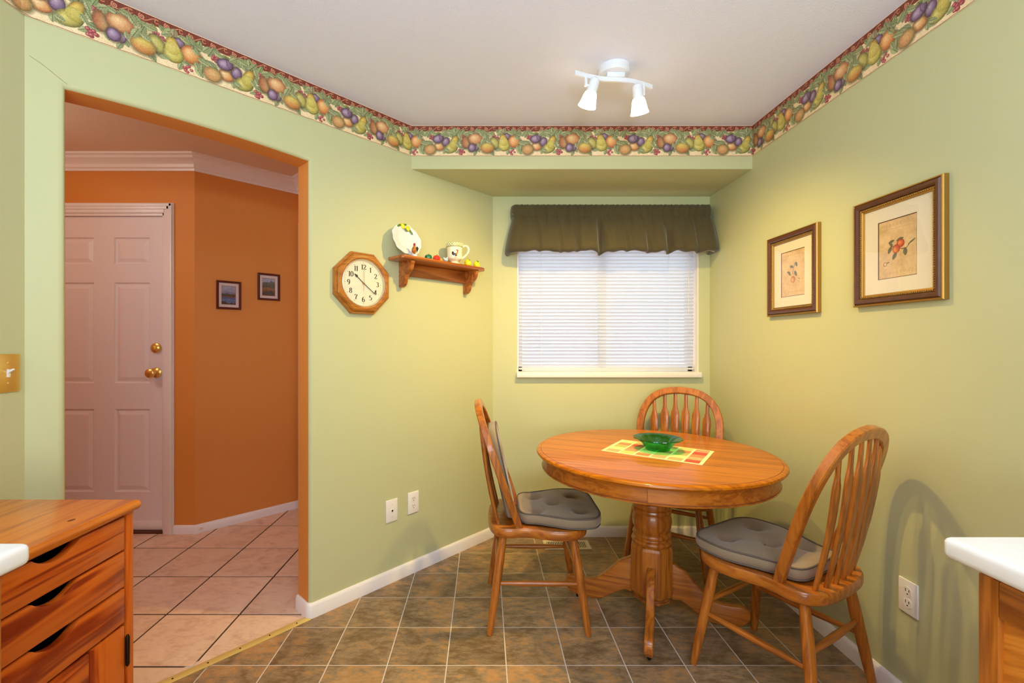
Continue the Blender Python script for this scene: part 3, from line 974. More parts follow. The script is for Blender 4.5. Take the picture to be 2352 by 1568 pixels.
# door casing of the entry, crown moulding of the hall
cs = MB()
for x0, x1, z1 in ((DX1 - .006, DX1 + .058, DZ1 + .058),):
    cs.box(x0, x1, YD - .012, YD, 0, z1).box(x0 + .022, x1 - .004, YD - .019, YD - .012, 0, z1 - .004).box(x0 + .040, x1 - .006, YD - .024, YD - .019, 0, z1 - .006)
cs.box(DX0 - .058, DX0 + .006, YD - .016, YD, 0, DZ1 + .058)
cs.box(DX0 - .05, DX1, YD - .012, YD, DZ1 - .006, DZ1 + .058).box(DX0 - .05, DX1 + .03, YD - .019, YD - .012, DZ1 + .016, DZ1 + .054).box(DX0 - .05, DX1 + .05, YD - .024, YD - .019, DZ1 + .034, DZ1 + .052)
cs.box(DX1 - .022, DX1, YD, YD + .10, 0, DZ1).box(DX0, DX0 + .022, YD, YD + .10, 0, DZ1).box(DX0, DX1, YD, YD + .10, DZ1 - .022, DZ1)
struct(cs.build('trim_2', M['trim'], bevel=.002, smooth=40))


def crown(name, pts, side):
    mb = MB()
    z = ZH
    prof = [(0, z - .098), (.010, z - .098), (.013, z - .085), (.022, z - .078), (.026, z - .060), (.044, z - .040), (.060, z - .030), (.066, z - .018), (.078, z - .012), (.080, z), (0, z)]
    n, m = len(pts), len(prof)
    dirs = [(Vector(pts[i + 1]) - Vector(pts[i])).normalized() for i in range(n - 1)]
    vs = []
    for i in range(n):
        d0, d1 = dirs[max(i - 1, 0)], dirs[min(i, n - 2)]
        n0, n1 = Vector((-d0.y, d0.x)) * side, Vector((-d1.y, d1.x)) * side
        q = (n0 + n1) / (1 + n0.dot(n1))
        vs += [(pts[i][0] + q.x * a, pts[i][1] + q.y * a, b) for a, b in prof]
    fs = [(i * m + k, i * m + (k + 1) % m, (i + 1) * m + (k + 1) % m, (i + 1) * m + k) for i in range(n - 1) for k in range(m)]
    fs += [tuple(range(m)), tuple(range((n - 1) * m, n * m))]
    mb.add(vs, fs)
    return struct(mb.build(name, M['trim'], smooth=25))


crown('trim_3', [(-3.25, YD), P1, P0, (P0[0] + ex[0] * 1.1, P0[1] + ex[1] * 1.1)], -1)
# casing of a further doorway on the end wall of the hall
struct(MB().box(.035, .095, -.018, 0, 0, 2.07).box(.035, .9, -.018, 0, 2.07, 2.13).build('trim_4', M['trim'], None, (P0[0], P0[1], 0), (0, 0, math.atan2(ex[1], ex[0])), bevel=.003))
d2 = struct(MB().box(.10, .86, -.010, 0, 0.01, 2.06).build('door_2', M['door'], None, (P0[0], P0[1], 0), (0, 0, math.atan2(ex[1], ex[0]))))

# --- entry door with six raised panels
door = tag(thing('door_1', None, None, (0, YD + .022, 0)), kind='structure')
DXa, DXb = DX0 + .024, DX1 - .024
colsx = [(-2.791, -2.559), (-2.425, -2.193)]
rowsz = [(.264, .806), (.976, 1.634), (1.756, 1.929)]
lf = MB().box(DXa, DXb, .012, .045, .015, DZ1 - .024)
xs = [DXa, colsx[0][0], colsx[0][1], colsx[1][0], colsx[1][1], DXb]
zs = [.015, rowsz[0][0], rowsz[0][1], rowsz[1][0], rowsz[1][1], rowsz[2][0], rowsz[2][1], DZ1 - .024]
for a in (0, 2, 4): lf.box(xs[a], xs[a + 1], 0, .0125, zs[0], zs[-1])
for a in (0, 2, 4, 6):
    for k in (1, 3): lf.box(xs[k], xs[k + 1], 0, .0125, zs[a], zs[a + 1])
lf.build('door_leaf', M['door'], door, smooth=0)
for cx0, cx1 in colsx:
    for rz0, rz1 in rowsz:
        p = MB()
        i1, i2 = .012, .036
        r0 = [(cx0, 0, rz0), (cx1, 0, rz0), (cx1, 0, rz1), (cx0, 0, rz1)]
        ins = lambda e, y: [(cx0 + e, y, rz0 + e), (cx1 - e, y, rz0 + e), (cx1 - e, y, rz1 - e), (cx0 + e, y, rz1 - e)]
        rings = [ins(0, .002), ins(.006, .0095), ins(i1, .0105), ins(i2, .0025), ins(i2 + .004, .002)]
        vs = [q for r in rings for q in r]
        fs = [(j * 4 + k, j * 4 + (k + 1) % 4, j * 4 + 4 + (k + 1) % 4, j * 4 + 4 + k) for j in range(4) for k in range(4)] + [(16, 17, 18, 19)]
        p.add(vs, fs).build('panel', M['door'], door, smooth=0)
Ry = Matrix.Rotation(PI / 2, 4, 'X')
db = MB().lathe([(.034, 0), (.034, .006), (.031, .013), (.022, .017), (.018, .021), (.001, .022)], 28).xf(Ry).build('deadbolt', M['brass'], door, (-2.148, 0, 1.206))
MB().box(-.004, .004, -.034, -.020, -.014, .014).build('thumb_turn', M['brass'], db, bevel=.002)
kn = MB().lathe([(.034, 0), (.034, .004), (.028, .010), (.015, .014), (.012, .030), (.016, .036), (.026, .044), (.031, .056), (.028, .068), (.018, .075), (.001, .077)], 28).xf(Ry).build('knob', M['brass'], door, (-2.148, 0, 1.045))
MB().box(DXa, DXb, -.004, .0, .02, .075).build('kick_strip', M['trim'], door, bevel=.001)
struct(MB().box(DX0 + .02, DX1 - .02, YD - .005, YD + .12, -.002, .013).build('trim_5', M['frame_brown'], bevel=.002))
struct(MB().box(-3.1, -2.0, YD + .12, YD + .16, 0, 2.5).build('wall_outer_door', M['outside_wall'], smooth=0))

# --- window
win = tag(thing('window_1', None, None, (0, 0, 0)), kind='structure')
fy0, fy1 = YB + .075, YB + .125
fr = MB()
fr.box(WX0, WX0 + .035, fy0, fy1, WZ0, WZ1).box(WX1 - .035, WX1, fy0, fy1, WZ0, WZ1).box(WX0, WX1, fy0, fy1, WZ0, WZ0 + .035).box(WX0, WX1, fy0, fy1, WZ1 - .035, WZ1)
fr.build('frame', M['vinyl'], win, bevel=.003)
MB().box(.752, .800, fy0 - .006, fy1 - .01, WZ0 + .03, WZ1 - .03).build('mullion', M['vinyl'], win, bevel=.003)
MB().box(.245, .76, fy0 + .02, fy0 + .026, WZ0 + .03, WZ1 - .03).build('pane', M['glass'], win, smooth=0)
MB().box(.79, 1.34, fy0 + .03, fy0 + .036, WZ0 + .03, WZ1 - .03).build('pane', M['glass'], win, smooth=0)
MB().box(.2046, 1.379, YB - .034, YB + .09, 1.020, 1.0535).build('sill', M['trim'], win, bevel=.003)

# outside: pale neighbouring house and paving
ext = struct(MB().box(-3.0, .35, 6.2, 9.0, -.4, 4.2).build('exterior_house_wall', M['outside_wall'], smooth=0))
struct(MB().box(-8, 8, 3.2, 14, -.6, -.4).build('ground_outside', M['outside_ground'], smooth=0))

# ------------------------------------------------------------------ wallpaper border
REP, BH = 0.5257, 0.166
off = .0015
Ksz = 1.0
npath = []
kk = (XL + off, K_.y)
cor = Vector((sx(YS), YS))
pts = [(XL + off, -.3), (XL + off, K_.y - .012), dpt(.014, off), (cor.x + off * .4, YS - off), (XR - off, YS - off), (XR - off, 0.2)]
bpts = [pts[0]]
for a, b in zip(pts[:-1], pts[1:]):
    L = math.dist(a, b)
    n = max(1, int(L / .1))
    for i in range(1, n + 1): bpts.append((a[0] + (b[0] - a[0]) * i / n, a[1] + (b[1] - a[1]) * i / n))
cum = [0]
for a, b in zip(bpts[:-1], bpts[1:]): cum.append(cum[-1] + math.dist(a, b))
ci = min(range(len(bpts)), key=lambda i: math.dist(bpts[i], pts[3]))
u0 = (pts[3][0] + .2495) / REP
us = [u0 + (c - cum[ci]) / REP for c in cum]
bm_ = MB()
n = len(bpts)
bm_.v = [(x, y, ZC - BH) for x, y in bpts] + [(x, y, ZC - .001) for x, y in bpts]
bm_.f = [(i, i + 1, n + i + 1, n + i) for i in range(n - 1)]
me = bpy.data.meshes.new('wallpaper_border')
me.from_pydata(bm_.v, [], bm_.f)
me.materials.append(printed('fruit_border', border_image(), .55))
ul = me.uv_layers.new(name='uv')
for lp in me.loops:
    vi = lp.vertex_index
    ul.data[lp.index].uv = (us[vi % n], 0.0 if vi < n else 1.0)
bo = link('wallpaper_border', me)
tag(bo, 'wallpaper border of pears, plums and peaches under a brown scroll band along the ceiling', 'wallpaper border')

# ------------------------------------------------------------------ ceiling spotlight fixture
lamp = thing('ceiling_spotlight', 'white two-headed spotlight bar with lit frosted shades on the ceiling', 'light fixture', (0, 0, 0))
MB().lathe([(.066, ZC), (.066, 2.384), (.063, 2.379), (.055, 2.377), (.001, 2.377)][::-1], 40, .552, 1.934).build('canopy', M['enamel'], lamp)
MB().box(.515, .59, 1.90, 1.935, 2.358, 2.378).build('bracket', M['enamel'], lamp, bevel=.003)
bar = catmull([(.371, 1.862, 2.351), (.43, 1.888, 2.351), (.50, 1.908, 2.351), (.56, 1.912, 2.351), (.62, 1.922, 2.351), (.68, 1.945, 2.351), (.727, 1.968, 2.351)], 5)
MB().sweep(bar, [[(-.0035, -.009), (.0035, -.009), (.0035, .009), (-.0035, .009)]] * len(bar), [(0, 0, 1)] * len(bar)).build('bar', M['enamel'], lamp, smooth=40)
for hx, hy, hz, mx, my, mz, ax, ay in ((.462, 1.886, 2.344, .432, 1.912, 2.236, .421, 1.882), (.645, 1.916, 2.336, .666, 1.944, 2.222, .684, 1.948)):
    MB().tube([(ax, ay, 2.352), (ax, ay, 2.306)], .0065, 10).build('arm', M['enamel'], lamp)
    MB().tube([(ax, ay, 2.312), ((ax + hx) / 2, (ay + hy) / 2 + .004, 2.312), (hx - (.01 if hx < .55 else -.01), hy + .008, 2.312)], .004, 8).build('pivot', M['enamel'], lamp)
    a, m = Vector((hx, hy, hz)), Vector((mx, my, mz))
    d = (m - a).normalized()
    L = (m - a).length
    R = d.to_track_quat('Z', 'Y').to_matrix().to_4x4()
    T_ = Matrix.Translation(a) @ R
    MB().lathe([(.001, -.002), (.010, 0), (.018, .005), (.0215, .014), (.0225, .055), (.0225, .064), (.001, .064)], 24).xf(T_).build('lamp_socket', M['enamel'], lamp)
    sh = MB().lathe([(.020, .056), (.0245, .060), (.028, .070), (.0305, .085), (.0345, L - .012), (.0385, L), (.0365, L), (.0325, L - .012), (.0285, .085), (.022, .066)], 28, caps=False).xf(T_)
    sh.build('lamp_shade', M['shade'], lamp)
    MB().ball((0, 0, L - .030), .020, .020, .022).xf(T_).build('bulb', M['shade'], lamp)
    sl = light('spot_bulb_light', 'SPOT', a + d * (L + .010), LAMP_W, LAMP_C, .020)
    sl.rotation_euler = (-d).to_track_quat('Z', 'Y').to_euler()
    sl.data.spot_size = math.radians(142)
    sl.data.spot_blend = 1.0

# ------------------------------------------------------------------ wall clock (on the slanting wall)
def diag_thing(name, label, cat, s, z, off=0.0, group=None):
    p = dpt(LW - s, off)
    return thing(name, label, cat, (p[0], p[1], z), TH, group)


ck = diag_thing('wall_clock', 'octagonal oak wall clock with ivory face and black numerals', 'clock', .948, 1.530)


def octa(r, y):
    return [(r / math.cos(PI / 8) * math.cos(PI / 8 + k * PI / 4), y, r / math.cos(PI / 8) * math.sin(PI / 8 + k * PI / 4)) for k in range(8)]


def ring_rows(mb, rows, closed_rows=False):
    m = len(rows[0])
    vs = [p for r in rows for p in r]
    nr = len(rows)
    fs = [(j * m + k, j * m + (k + 1) % m, ((j + 1) % nr) * m + (k + 1) % m, ((j + 1) % nr) * m + k) for j in range(nr if closed_rows else nr - 1) for k in range(m)]
    return mb.add(vs, fs)


circ = lambda r, y, n=48: [(r * math.cos(2 * PI * k / n + PI / 8), y, r * math.sin(2 * PI * k / n + PI / 8)) for k in range(n)]


def octn(r, y, n=48):
    o = []
    for k in range(n):
        a = 2 * PI * k / n + PI / 8
        b = (a + PI / 8 - PI / 8) % (PI / 4)
        f = 1 / math.cos(((a) % (PI / 4)) - PI / 8 if False else ((a + PI / 8) % (PI / 4)) - PI / 8)
        o.append((r * f * math.cos(a), y, r * f * math.sin(a)))
    return o


ring_rows(MB(), [octn(.149, 0), octn(.149, -.018), octn(.145, -.024), octn(.1405, -.024), octn(.1395, -.0225), octn(.1385, -.024), octn(.137, -.031), octn(.131, -.037), circ(.123, -.038), circ(.117, -.035), circ(.116, -.012)]).build('frame', M['clock_oak'], ck, smooth=30)
ring_rows(MB(), [circ(.1175, -.024), circ(.1175, -.0335), circ(.1145, -.035), circ(.1115, -.0315), circ(.1085, -.0235)]).build('bezel', M['bezel'], ck, smooth=40)
MB().lathe([(.117, .018), (.117, .023), (.001, .023)], 48).xf(Ry).build('clock_face', M['ivory_face'], ck)


def ribbon(mb, pts, y, wmin, wmax, const=None):
    P = [Vector(p) for p in pts]
    L, R_ = [], []
    for i in range(len(P)):
        t = (P[min(i + 1, len(P) - 1)] - P[max(i - 1, 0)]).normalized()
        w = const if const else wmin + (wmax - wmin) * abs(t.y) ** 2
        nrm = Vector((-t.y, t.x)) * w / 2
        L.append(P[i] + nrm); R_.append(P[i] - nrm)
    n = len(P)
    mb.add([(q.x, y, q.y) for q in L] + [(q.x, y, q.y) for q in R_], [(i, i + 1, n + i + 1, n + i) for i in range(n - 1)])


arc = lambda cx, cy, rx, ry, a0, a1, n=14: [(cx + rx * math.cos(math.radians(a0 + (a1 - a0) * i / n)), cy + ry * math.sin(math.radians(a0 + (a1 - a0) * i / n))) for i in range(n + 1)]
DIG = {   # pen strokes in a cell 0.6 wide, 1 high, centred
    '1': [[(.02, -.5), (.02, .5)], [(-.16, -.49), (.20, -.49)], [(.02, .48), (-.14, .36)]],
    '2': [arc(0, .24, .24, .25, 170, -20), [(.22, .15), (-.24, -.46)], [(-.26, -.46), (.26, -.46)], [(.26, -.46), (.28, -.3)]],
    '3': [arc(0, .26, .2, .23, 150, -80), arc(0, -.22, .25, .26, 90, -150)],
    '4': [[(.08, -.5), (.08, .5)], [(.08, .5), (-.28, -.2)], [(-.3, -.2), (.3, -.2)]],
    '5': [[(-.18, .48), (.2, .48)], [(-.18, .48), (-.2, .06)], arc(0, -.18, .25, .3, 130, -150)],
    '6': [arc(0, -.2, .24, .3, 0, 360, 20), arc(.1, -.1, .34, .6, 180, 75)],
    '7': [[(-.24, .48), (.26, .48)], [(.26, .46), (-.04, -.1), (-.06, -.5)], [(-.24, .48), (-.26, .3)]],
    '8': [arc(0, .25, .19, .24, 0, 360, 20), arc(0, -.24, .24, .26, 0, 360, 20)],
    '9': [arc(0, .2, .24, .3, 0, 360, 20), arc(-.1, .1, .34, .6, 0, -105)],
    '0': [arc(0, 0, .25, .5, 0, 360, 24)],
}
for h in range(1, 13):
    a = PI / 2 - h * PI / 6
    t = str(h)
    mb = MB()
    hh = .0235
    for i, ch in enumerate(t):
        ox = (i - (len(t) - 1) / 2) * .58 * hh
        if t == '11': ox *= .8
        for stp in DIG[ch]:
            ribbon(mb, [(.079 * math.cos(a) + ox + x * hh, .079 * math.sin(a) + y * hh) for x, y in stp], -.0236, .0017, .0052)
    mb.build('numeral', M['ink'], ck, smooth=0)
tk = MB()
for k in range(60):
    a = k * PI / 30
    r = .0022 if k % 5 == 0 else .0008
    tk.add([(.0985 * math.cos(a) + r * math.cos(q), -.0236, .0985 * math.sin(a) + r * math.sin(q)) for q in (0, PI / 2, PI, PI * 1.5)], [(0, 1, 2, 3)])
tk.build('minute_track', M['ink'], ck, smooth=0)


def hand(name, ang, L, tail, w, tipw, y, mat, head=True):
    c, s = math.cos(ang), math.sin(ang)
    f = lambda u, v: (u * c - v * s, u * s + v * c)
    if head: o = [(-tail, -w / 2), (L * .62, -w / 2), (L * .74, -tipw / 2), (L, 0), (L * .74, tipw / 2), (L * .62, w / 2), (-tail, w / 2)]
    else: o = [(-tail, -w / 2), (L * .85, -w / 2), (L, 0), (L * .85, w / 2), (-tail, w / 2)]
    MB().prism([f(*q) for q in o], y, y - .0008, 'xz').build(name, mat, ck, smooth=0)


hand('hour_hand', PI / 2 - (10 + 21 / 60) * PI / 6, .066, .006, .0035, .014, -.0252, M['ink'])
hand('minute_hand', PI / 2 - 21.3 * PI / 30, .086, .006, .0034, .0034, -.0266, M['ink'], False)
hand('second_hand', PI / 2 - .2 * PI / 30, .078, .036, .0011, .0011, -.0280, M['gold'], False)
MB().lathe([(.0045, .024), (.0045, .0292), (.001, .0296)], 12).xf(Ry).build('hand_hub', M['gold'], ck)
MB().lathe([(.113, .0305), (.001, .0312)], 48, caps=False).xf(Ry).build('crystal', M['picture_glass'], ck)

# ------------------------------------------------------------------ corbel shelf
SZ = 1.682
shf = diag_thing('wall_shelf', 'small brown pine shelf on two scrolled brackets on the slanting wall', 'shelf', .49, SZ)
hw, sd = .302, .128
top = [(-hw, 0), (-hw, -sd + .012), (-hw + .012, -sd), (hw - .03, -sd), (hw - .008, -sd + .01), (hw, -sd + .03), (hw, 0)]
MB().prism(top, -.0185, 0).build('board', M['shelf_x'], shf, bevel=.005, seg=3)
brk = catmull([(0, -.018), (-.108, -.018), (-.110, -.040), (-.098, -.066), (-.070, -.088), (-.056, -.108), (-.052, -.128), (-.036, -.146), (-.012, -.152), (0, -.146)], 4)
for cx in (-.225, .237):
    MB().prism(brk, cx - .0105, cx + .0105, 'yz').build('bracket', M['shelf_x'], shf, bevel=.003)
MB().box(-.2145, .2265, -.018, 0, -.088, -.018).build('back_rail', M['shelf_x'], shf, bevel=.003)


def on_shelf(name, label, cat, s, off, group=None):
    return diag_thing(name, label, cat, s, SZ, off, group)


# plate
pl = on_shelf('plate', 'white scalloped plate with yellow lemons on its rim leaning on the shelf', 'plate', .716, .070)
tilt = math.radians(18)
Mt = Matrix.Translation((0, .0, .0885)) @ Matrix.Translation((0, .024, 0)) @ Matrix.Rotation(PI / 2 - tilt, 4, 'X')
sc_ = lambda a, r, z: 1 + (.022 * math.sin(12 * a) + .02 * math.sin(5 * a + 1)) * (r / .09) ** 3
MB().lathe([(.001, .004), (.045, .004), (.056, .006), (.062, .010), (.088, .015), (.0895, .0165), (.088, .019), (.064, .0145), (.056, .0105), (.044, .008), (.001, .008)], 72, scale=sc_).xf(Mt).build('dish', M['white_glaze'], pl, smooth=50)
for x, y, rx, ry, rz in ((-.012, .074, .012, .016, .3), (.018, .066, .013, .017, -.4)):
    MB().ball((0, 0, 0), rx, ry, .007).xf(Mt @ Matrix.Translation((x, y, .019)) @ Matrix.Rotation(rz, 4, 'Z')).build('lemon', M['lemon'], pl)
for x, y, a, L in ((-.034, .074, .5, .016), (.000, .084, .2, .018), (.035, .050, -1.0, .020), (.006, .056, -.6, .012)):
    MB().ball((0, 0, 0), L, .006, .0035).xf(Mt @ Matrix.Translation((x, y, .018)) @ Matrix.Rotation(a, 4, 'Z')).build('leaf', M['leaf'], pl)

# rooster figurine
ro = on_shelf('rooster_figurine', 'tiny brown and red rooster figurine on a white base before the plate', 'figurine', .706, .111)
MB().lathe([(.001, 0), (.0135, 0), (.015, .003), (.0145, .009), (.011, .011), (.001, .011)], 20).build('base', M['white_glaze'], ro)
MB().tube([(0, 0, .010), (0, 0, .018), (-.002, 0, .026), (-.003, 0, .034), (-.002, 0, .044), (.000, 0, .053)], [.004, .006, .0125, .0128, .009, .006], 14).build('body', M['rooster_gold'], ro, smooth=60)
MB().ball((.000, 0, .058), .0065, .005, .0065).add([(-.006, -.001, .058), (-.006, .001, .058), (-.0125, 0, .056), (-.006, 0, .061)], [(0, 2, 3), (1, 3, 2), (0, 1, 2)]).build('head', M['rooster_red'], ro)
cb = MB()
for x, z in ((-.004, .064), (.000, .066), (.004, .064)): cb.ball((x, 0, z), .003, .002, .004)
cb.ball((-.004, 0, .050), .0025, .002, .005).build('comb', M['rooster_red'], ro)
tl = MB()
for k in range(4):
    q = catmull([(.005, 0, .030), (.014 + .002 * k, .002 * k - .003, .040 + .004 * k), (.022 - .001 * k, .002 * k - .003, .046 - .003 * k), (.021 - .002 * k, 0, .034 - .004 * k)], 4)
    tl.tube(q, [.004 - .003 * i / len(q) for i in range(len(q))], 7)
tl.build('tail', M['rooster_black'], ro)


def gourd(name, label, s, off, r, mat, ribs, h=.9):
    t = on_shelf(name, label, 'ornament', s, off)
    pr = [(.12, .02), (.55, .0), (.85, .22), (1.0, .62), (.96, 1.05), (.75, 1.5), (.4, 1.74), (.12, 1.70), (.02, 1.62)]
    pr = catmull(pr, 3)
    MB().lathe([(a * r, b * r * h) for a, b in pr], 36, scale=lambda a, q, z: 1 + .07 * math.cos(ribs * a)).build('fruit_body', mat, t, smooth=60)
    MB().tube([(0, 0, 1.60 * r * h), (.12 * r, 0, 1.85 * r * h), (.3 * r, 0, 2.0 * r * h)], [.14 * r, .11 * r, .12 * r], 8).build('stem', M['leaf'] if mat != M['pepper_green'] else M['pepper_green'], t)
    return t


gourd('ceramic_pepper', 'round mottled green ceramic pepper on the shelf beside the plate', .594, .085, .0185, M['pepper_green'], 7)
gourd('ceramic_tomato', 'red ceramic tomato on the shelf between green pepper and mug', .543, .090, .0195, M['pepper_red'], 6)
gourd('ceramic_pumpkin', 'small orange ceramic pumpkin behind the red tomato on the shelf', .496, .062, .0170, M['pepper_orange'], 9)
bl = on_shelf('ceramic_hen', 'tiny pale blue speckled ceramic hen on the shelf by the mug', 'figurine', .497, .115)
MB().ball((0, 0, .010), .0145, .009, .010).build('body', M['blue_glaze'], bl)
MB().ball((.009, 0, .021), .0055, .005, .006).build('head', M['blue_glaze'], bl)
MB().ball((-.013, 0, .016), .005, .003, .007).build('tail', M['blue_glaze'], bl)

# mug
mg = on_shelf('mug', 'cream footed mug with painted rooster and green basketweave rim', 'mug', .400, .078)
mg.scale = (1.14, 1.14, 1.14)
mg.rotation_euler = (0, 0, math.radians(4))
bodyp = catmull([(.020, 0), (.026, .001), (.0265, .005), (.019, .011), (.0185, .014), (.031, .022), (.0365, .034), (.0375, .06), (.0385, .085)], 3)
mug_m = printed('mug_glaze', mug_image(), .2, .4)
mm_ = MB().lathe(bodyp + [(.036, .085), (.034, .06), (.033, .034), (.02, .022), (.001, .022)], 48)
mm_.build('body', mug_m, mg, smooth=60, uv=lambda co: (((math.atan2(co.y, co.x) + PI / 2) / (2 * PI) + .40) % 1.0, min(1, max(0, (co.z) / .09))))
rim = MB().lathe([(.037, .083), (.0415, .085), (.0425, .095), (.0415, .104), (.0385, .105), (.036, .100), (.036, .083)], 48)
rim.build('rim', M['green_glaze'], mg, smooth=40)
wv = MB()
for k in range(20):
    for sg in (-1, 1):
        wv.tube([(.0425 * math.cos(a), .0425 * math.sin(a), z) for a, z in ((2 * PI * k / 20, .087), (2 * PI * k / 20 + sg * .16, .095), (2 * PI * k / 20 + sg * .32, .103))], .0016, 5)
w_ = wv.build('basketweave', M['cream_glaze'], mg)
w_['kind'] = 'stuff'
hd = catmull([(.036, 0, .086), (.050, 0, .093), (.064, 0, .090), (.070, 0, .074), (.064, 0, .056), (.050, 0, .040), (.034, 0, .030)], 5)
MB().tube(hd, .0056, 10).build('handle', M['cream_glaze'], mg)

for s_, lab, r in ((.315, 'yellow ceramic lemon with a green leaf on the shelf, nearer the mug', .3), (.243, 'yellow ceramic lemon with a green leaf at the far right shelf end', 2.6)):
    t = on_shelf('ceramic_lemon', lab, 'ornament', s_, .098, 'yellow lemons on the shelf')
    MB().lathe(catmull([(.006, .001), (.014, .0), (.019, .010), (.0195, .020), (.015, .030), (.007, .036), (.003, .040), (.0005, .041)], 3), 24).build('fruit_body', M['lemon'], t, smooth=60)
    lf_ = MB()
    lf_.grid([[(.002 + .003 * v, -.0165 + .006 * u - .0015 * v * v, .034 - .017 * u) if False else (v * .0055 * math.sin(PI * min(1, max(0, .04 + u * .92))), -.006 - .0125 * u, .039 - .018 * u * u) for v in (-1, 0, 1)] for u in [i / 6 for i in range(7)]])
    lf_.build('leaf', M['leaf'], t, rot=(0, 0, .25 if r < 1 else -.15))
    MB().tube([(0, 0, .038), (.001, 0, .044)], .0016, 6).build('stem', M['leaf'], t)

# ------------------------------------------------------------------ switch and outlet plates
def plate_base(t, w, h, th=.006):
    MB().box(-w / 2, w / 2, -th, 0, -h / 2, h / 2).build('plate', M['plastic'], t, bevel=.0028, seg=3)


def outlet(t):
    plate_base(t, .0715, .115)
    for dz in (.0195, -.0195):
        ov = MB().lathe([(.0165, .005), (.0165, .0072), (.001, .0074)], 28).xf(Ry)
        ov.v = [(max(-.0145, min(.0145, x)), y, z) for x, y, z in ov.v]
        r = ov.build('receptacle', M['plastic'], t, (0, 0, dz), smooth=30)
        MB().box(-.0075, -.0055, -.0078, -.0070, -.001, .009).build('slot', M['dark'], r, smooth=0)
        MB().box(.0050, .0070, -.0078, -.0070, .000, .008).build('slot', M['dark'], r, smooth=0)
        MB().lathe([(.0024, .0070), (.0024, .0078), (.0003, .0079)], 10).xf(Ry).build('ground_hole', M['dark'], r, (0, 0, -.008))
    MB().lathe([(.0026, .006), (.0022, .0070), (.0003, .0072)], 10).xf(Ry).build('screw', M['register'], t)


o1 = diag_thing('wall_outlet', 'white duplex outlet low on the slanting wall, right of the jack plate', 'outlet', .632, .378)
outlet(o1)
jk = diag_thing('phone_jack', 'white wall plate with single small jack low on the slanting wall', 'wall plate', .770, .370)
plate_base(jk, .0715, .115)
MB().box(-.007, .007, -.0085, -.005, -.008, .008).build('jack', M['plastic'], jk, bevel=.001)
MB().box(-.0045, .0045, -.0092, -.0083, -.004, .005).build('jack_hole', M['dark'], jk, smooth=0)
for dz in (.030, -.030):
    MB().lathe([(.0028, .006), (.0024, .0072), (.0003, .0074)], 10).xf(Ry).build('screw', M['register'], jk, (0, 0, dz))
o2 = thing('wall_outlet', 'white duplex outlet low on the right wall behind the near chair', 'outlet', (XR, 1.540, .3745), -PI / 2)
outlet(o2)
sw = thing('light_switch', 'brass two-gang switch plate with white toggle on the left wall', 'switch plate', (XL, 1.318, 1.150), PI / 2)
MB().box(-.0575, .0575, -.005, 0, -.057, .057).build('plate', M['brass'], sw, bevel=.0025, seg=3)
for cx in (.023, -.023):
    MB().box(cx - .005, cx + .005, -.0068, -.004, -.012, .012).build('toggle_slot', M['plastic'], sw, bevel=.0006)
    MB().prism([(-.006, -.001), (-.006, .006), (-.020, .014), (-.021, .009)], cx - .0035, cx + .0035, 'yz').build('toggle', M['plastic'], sw, bevel=.001)
    for dz in (.030, -.030):
        MB().lathe([(.0038, .0045), (.0032, .0062), (.0004, .0066)], 12).xf(Ry).build('screw', M['brass'], sw, (cx, 0, dz))

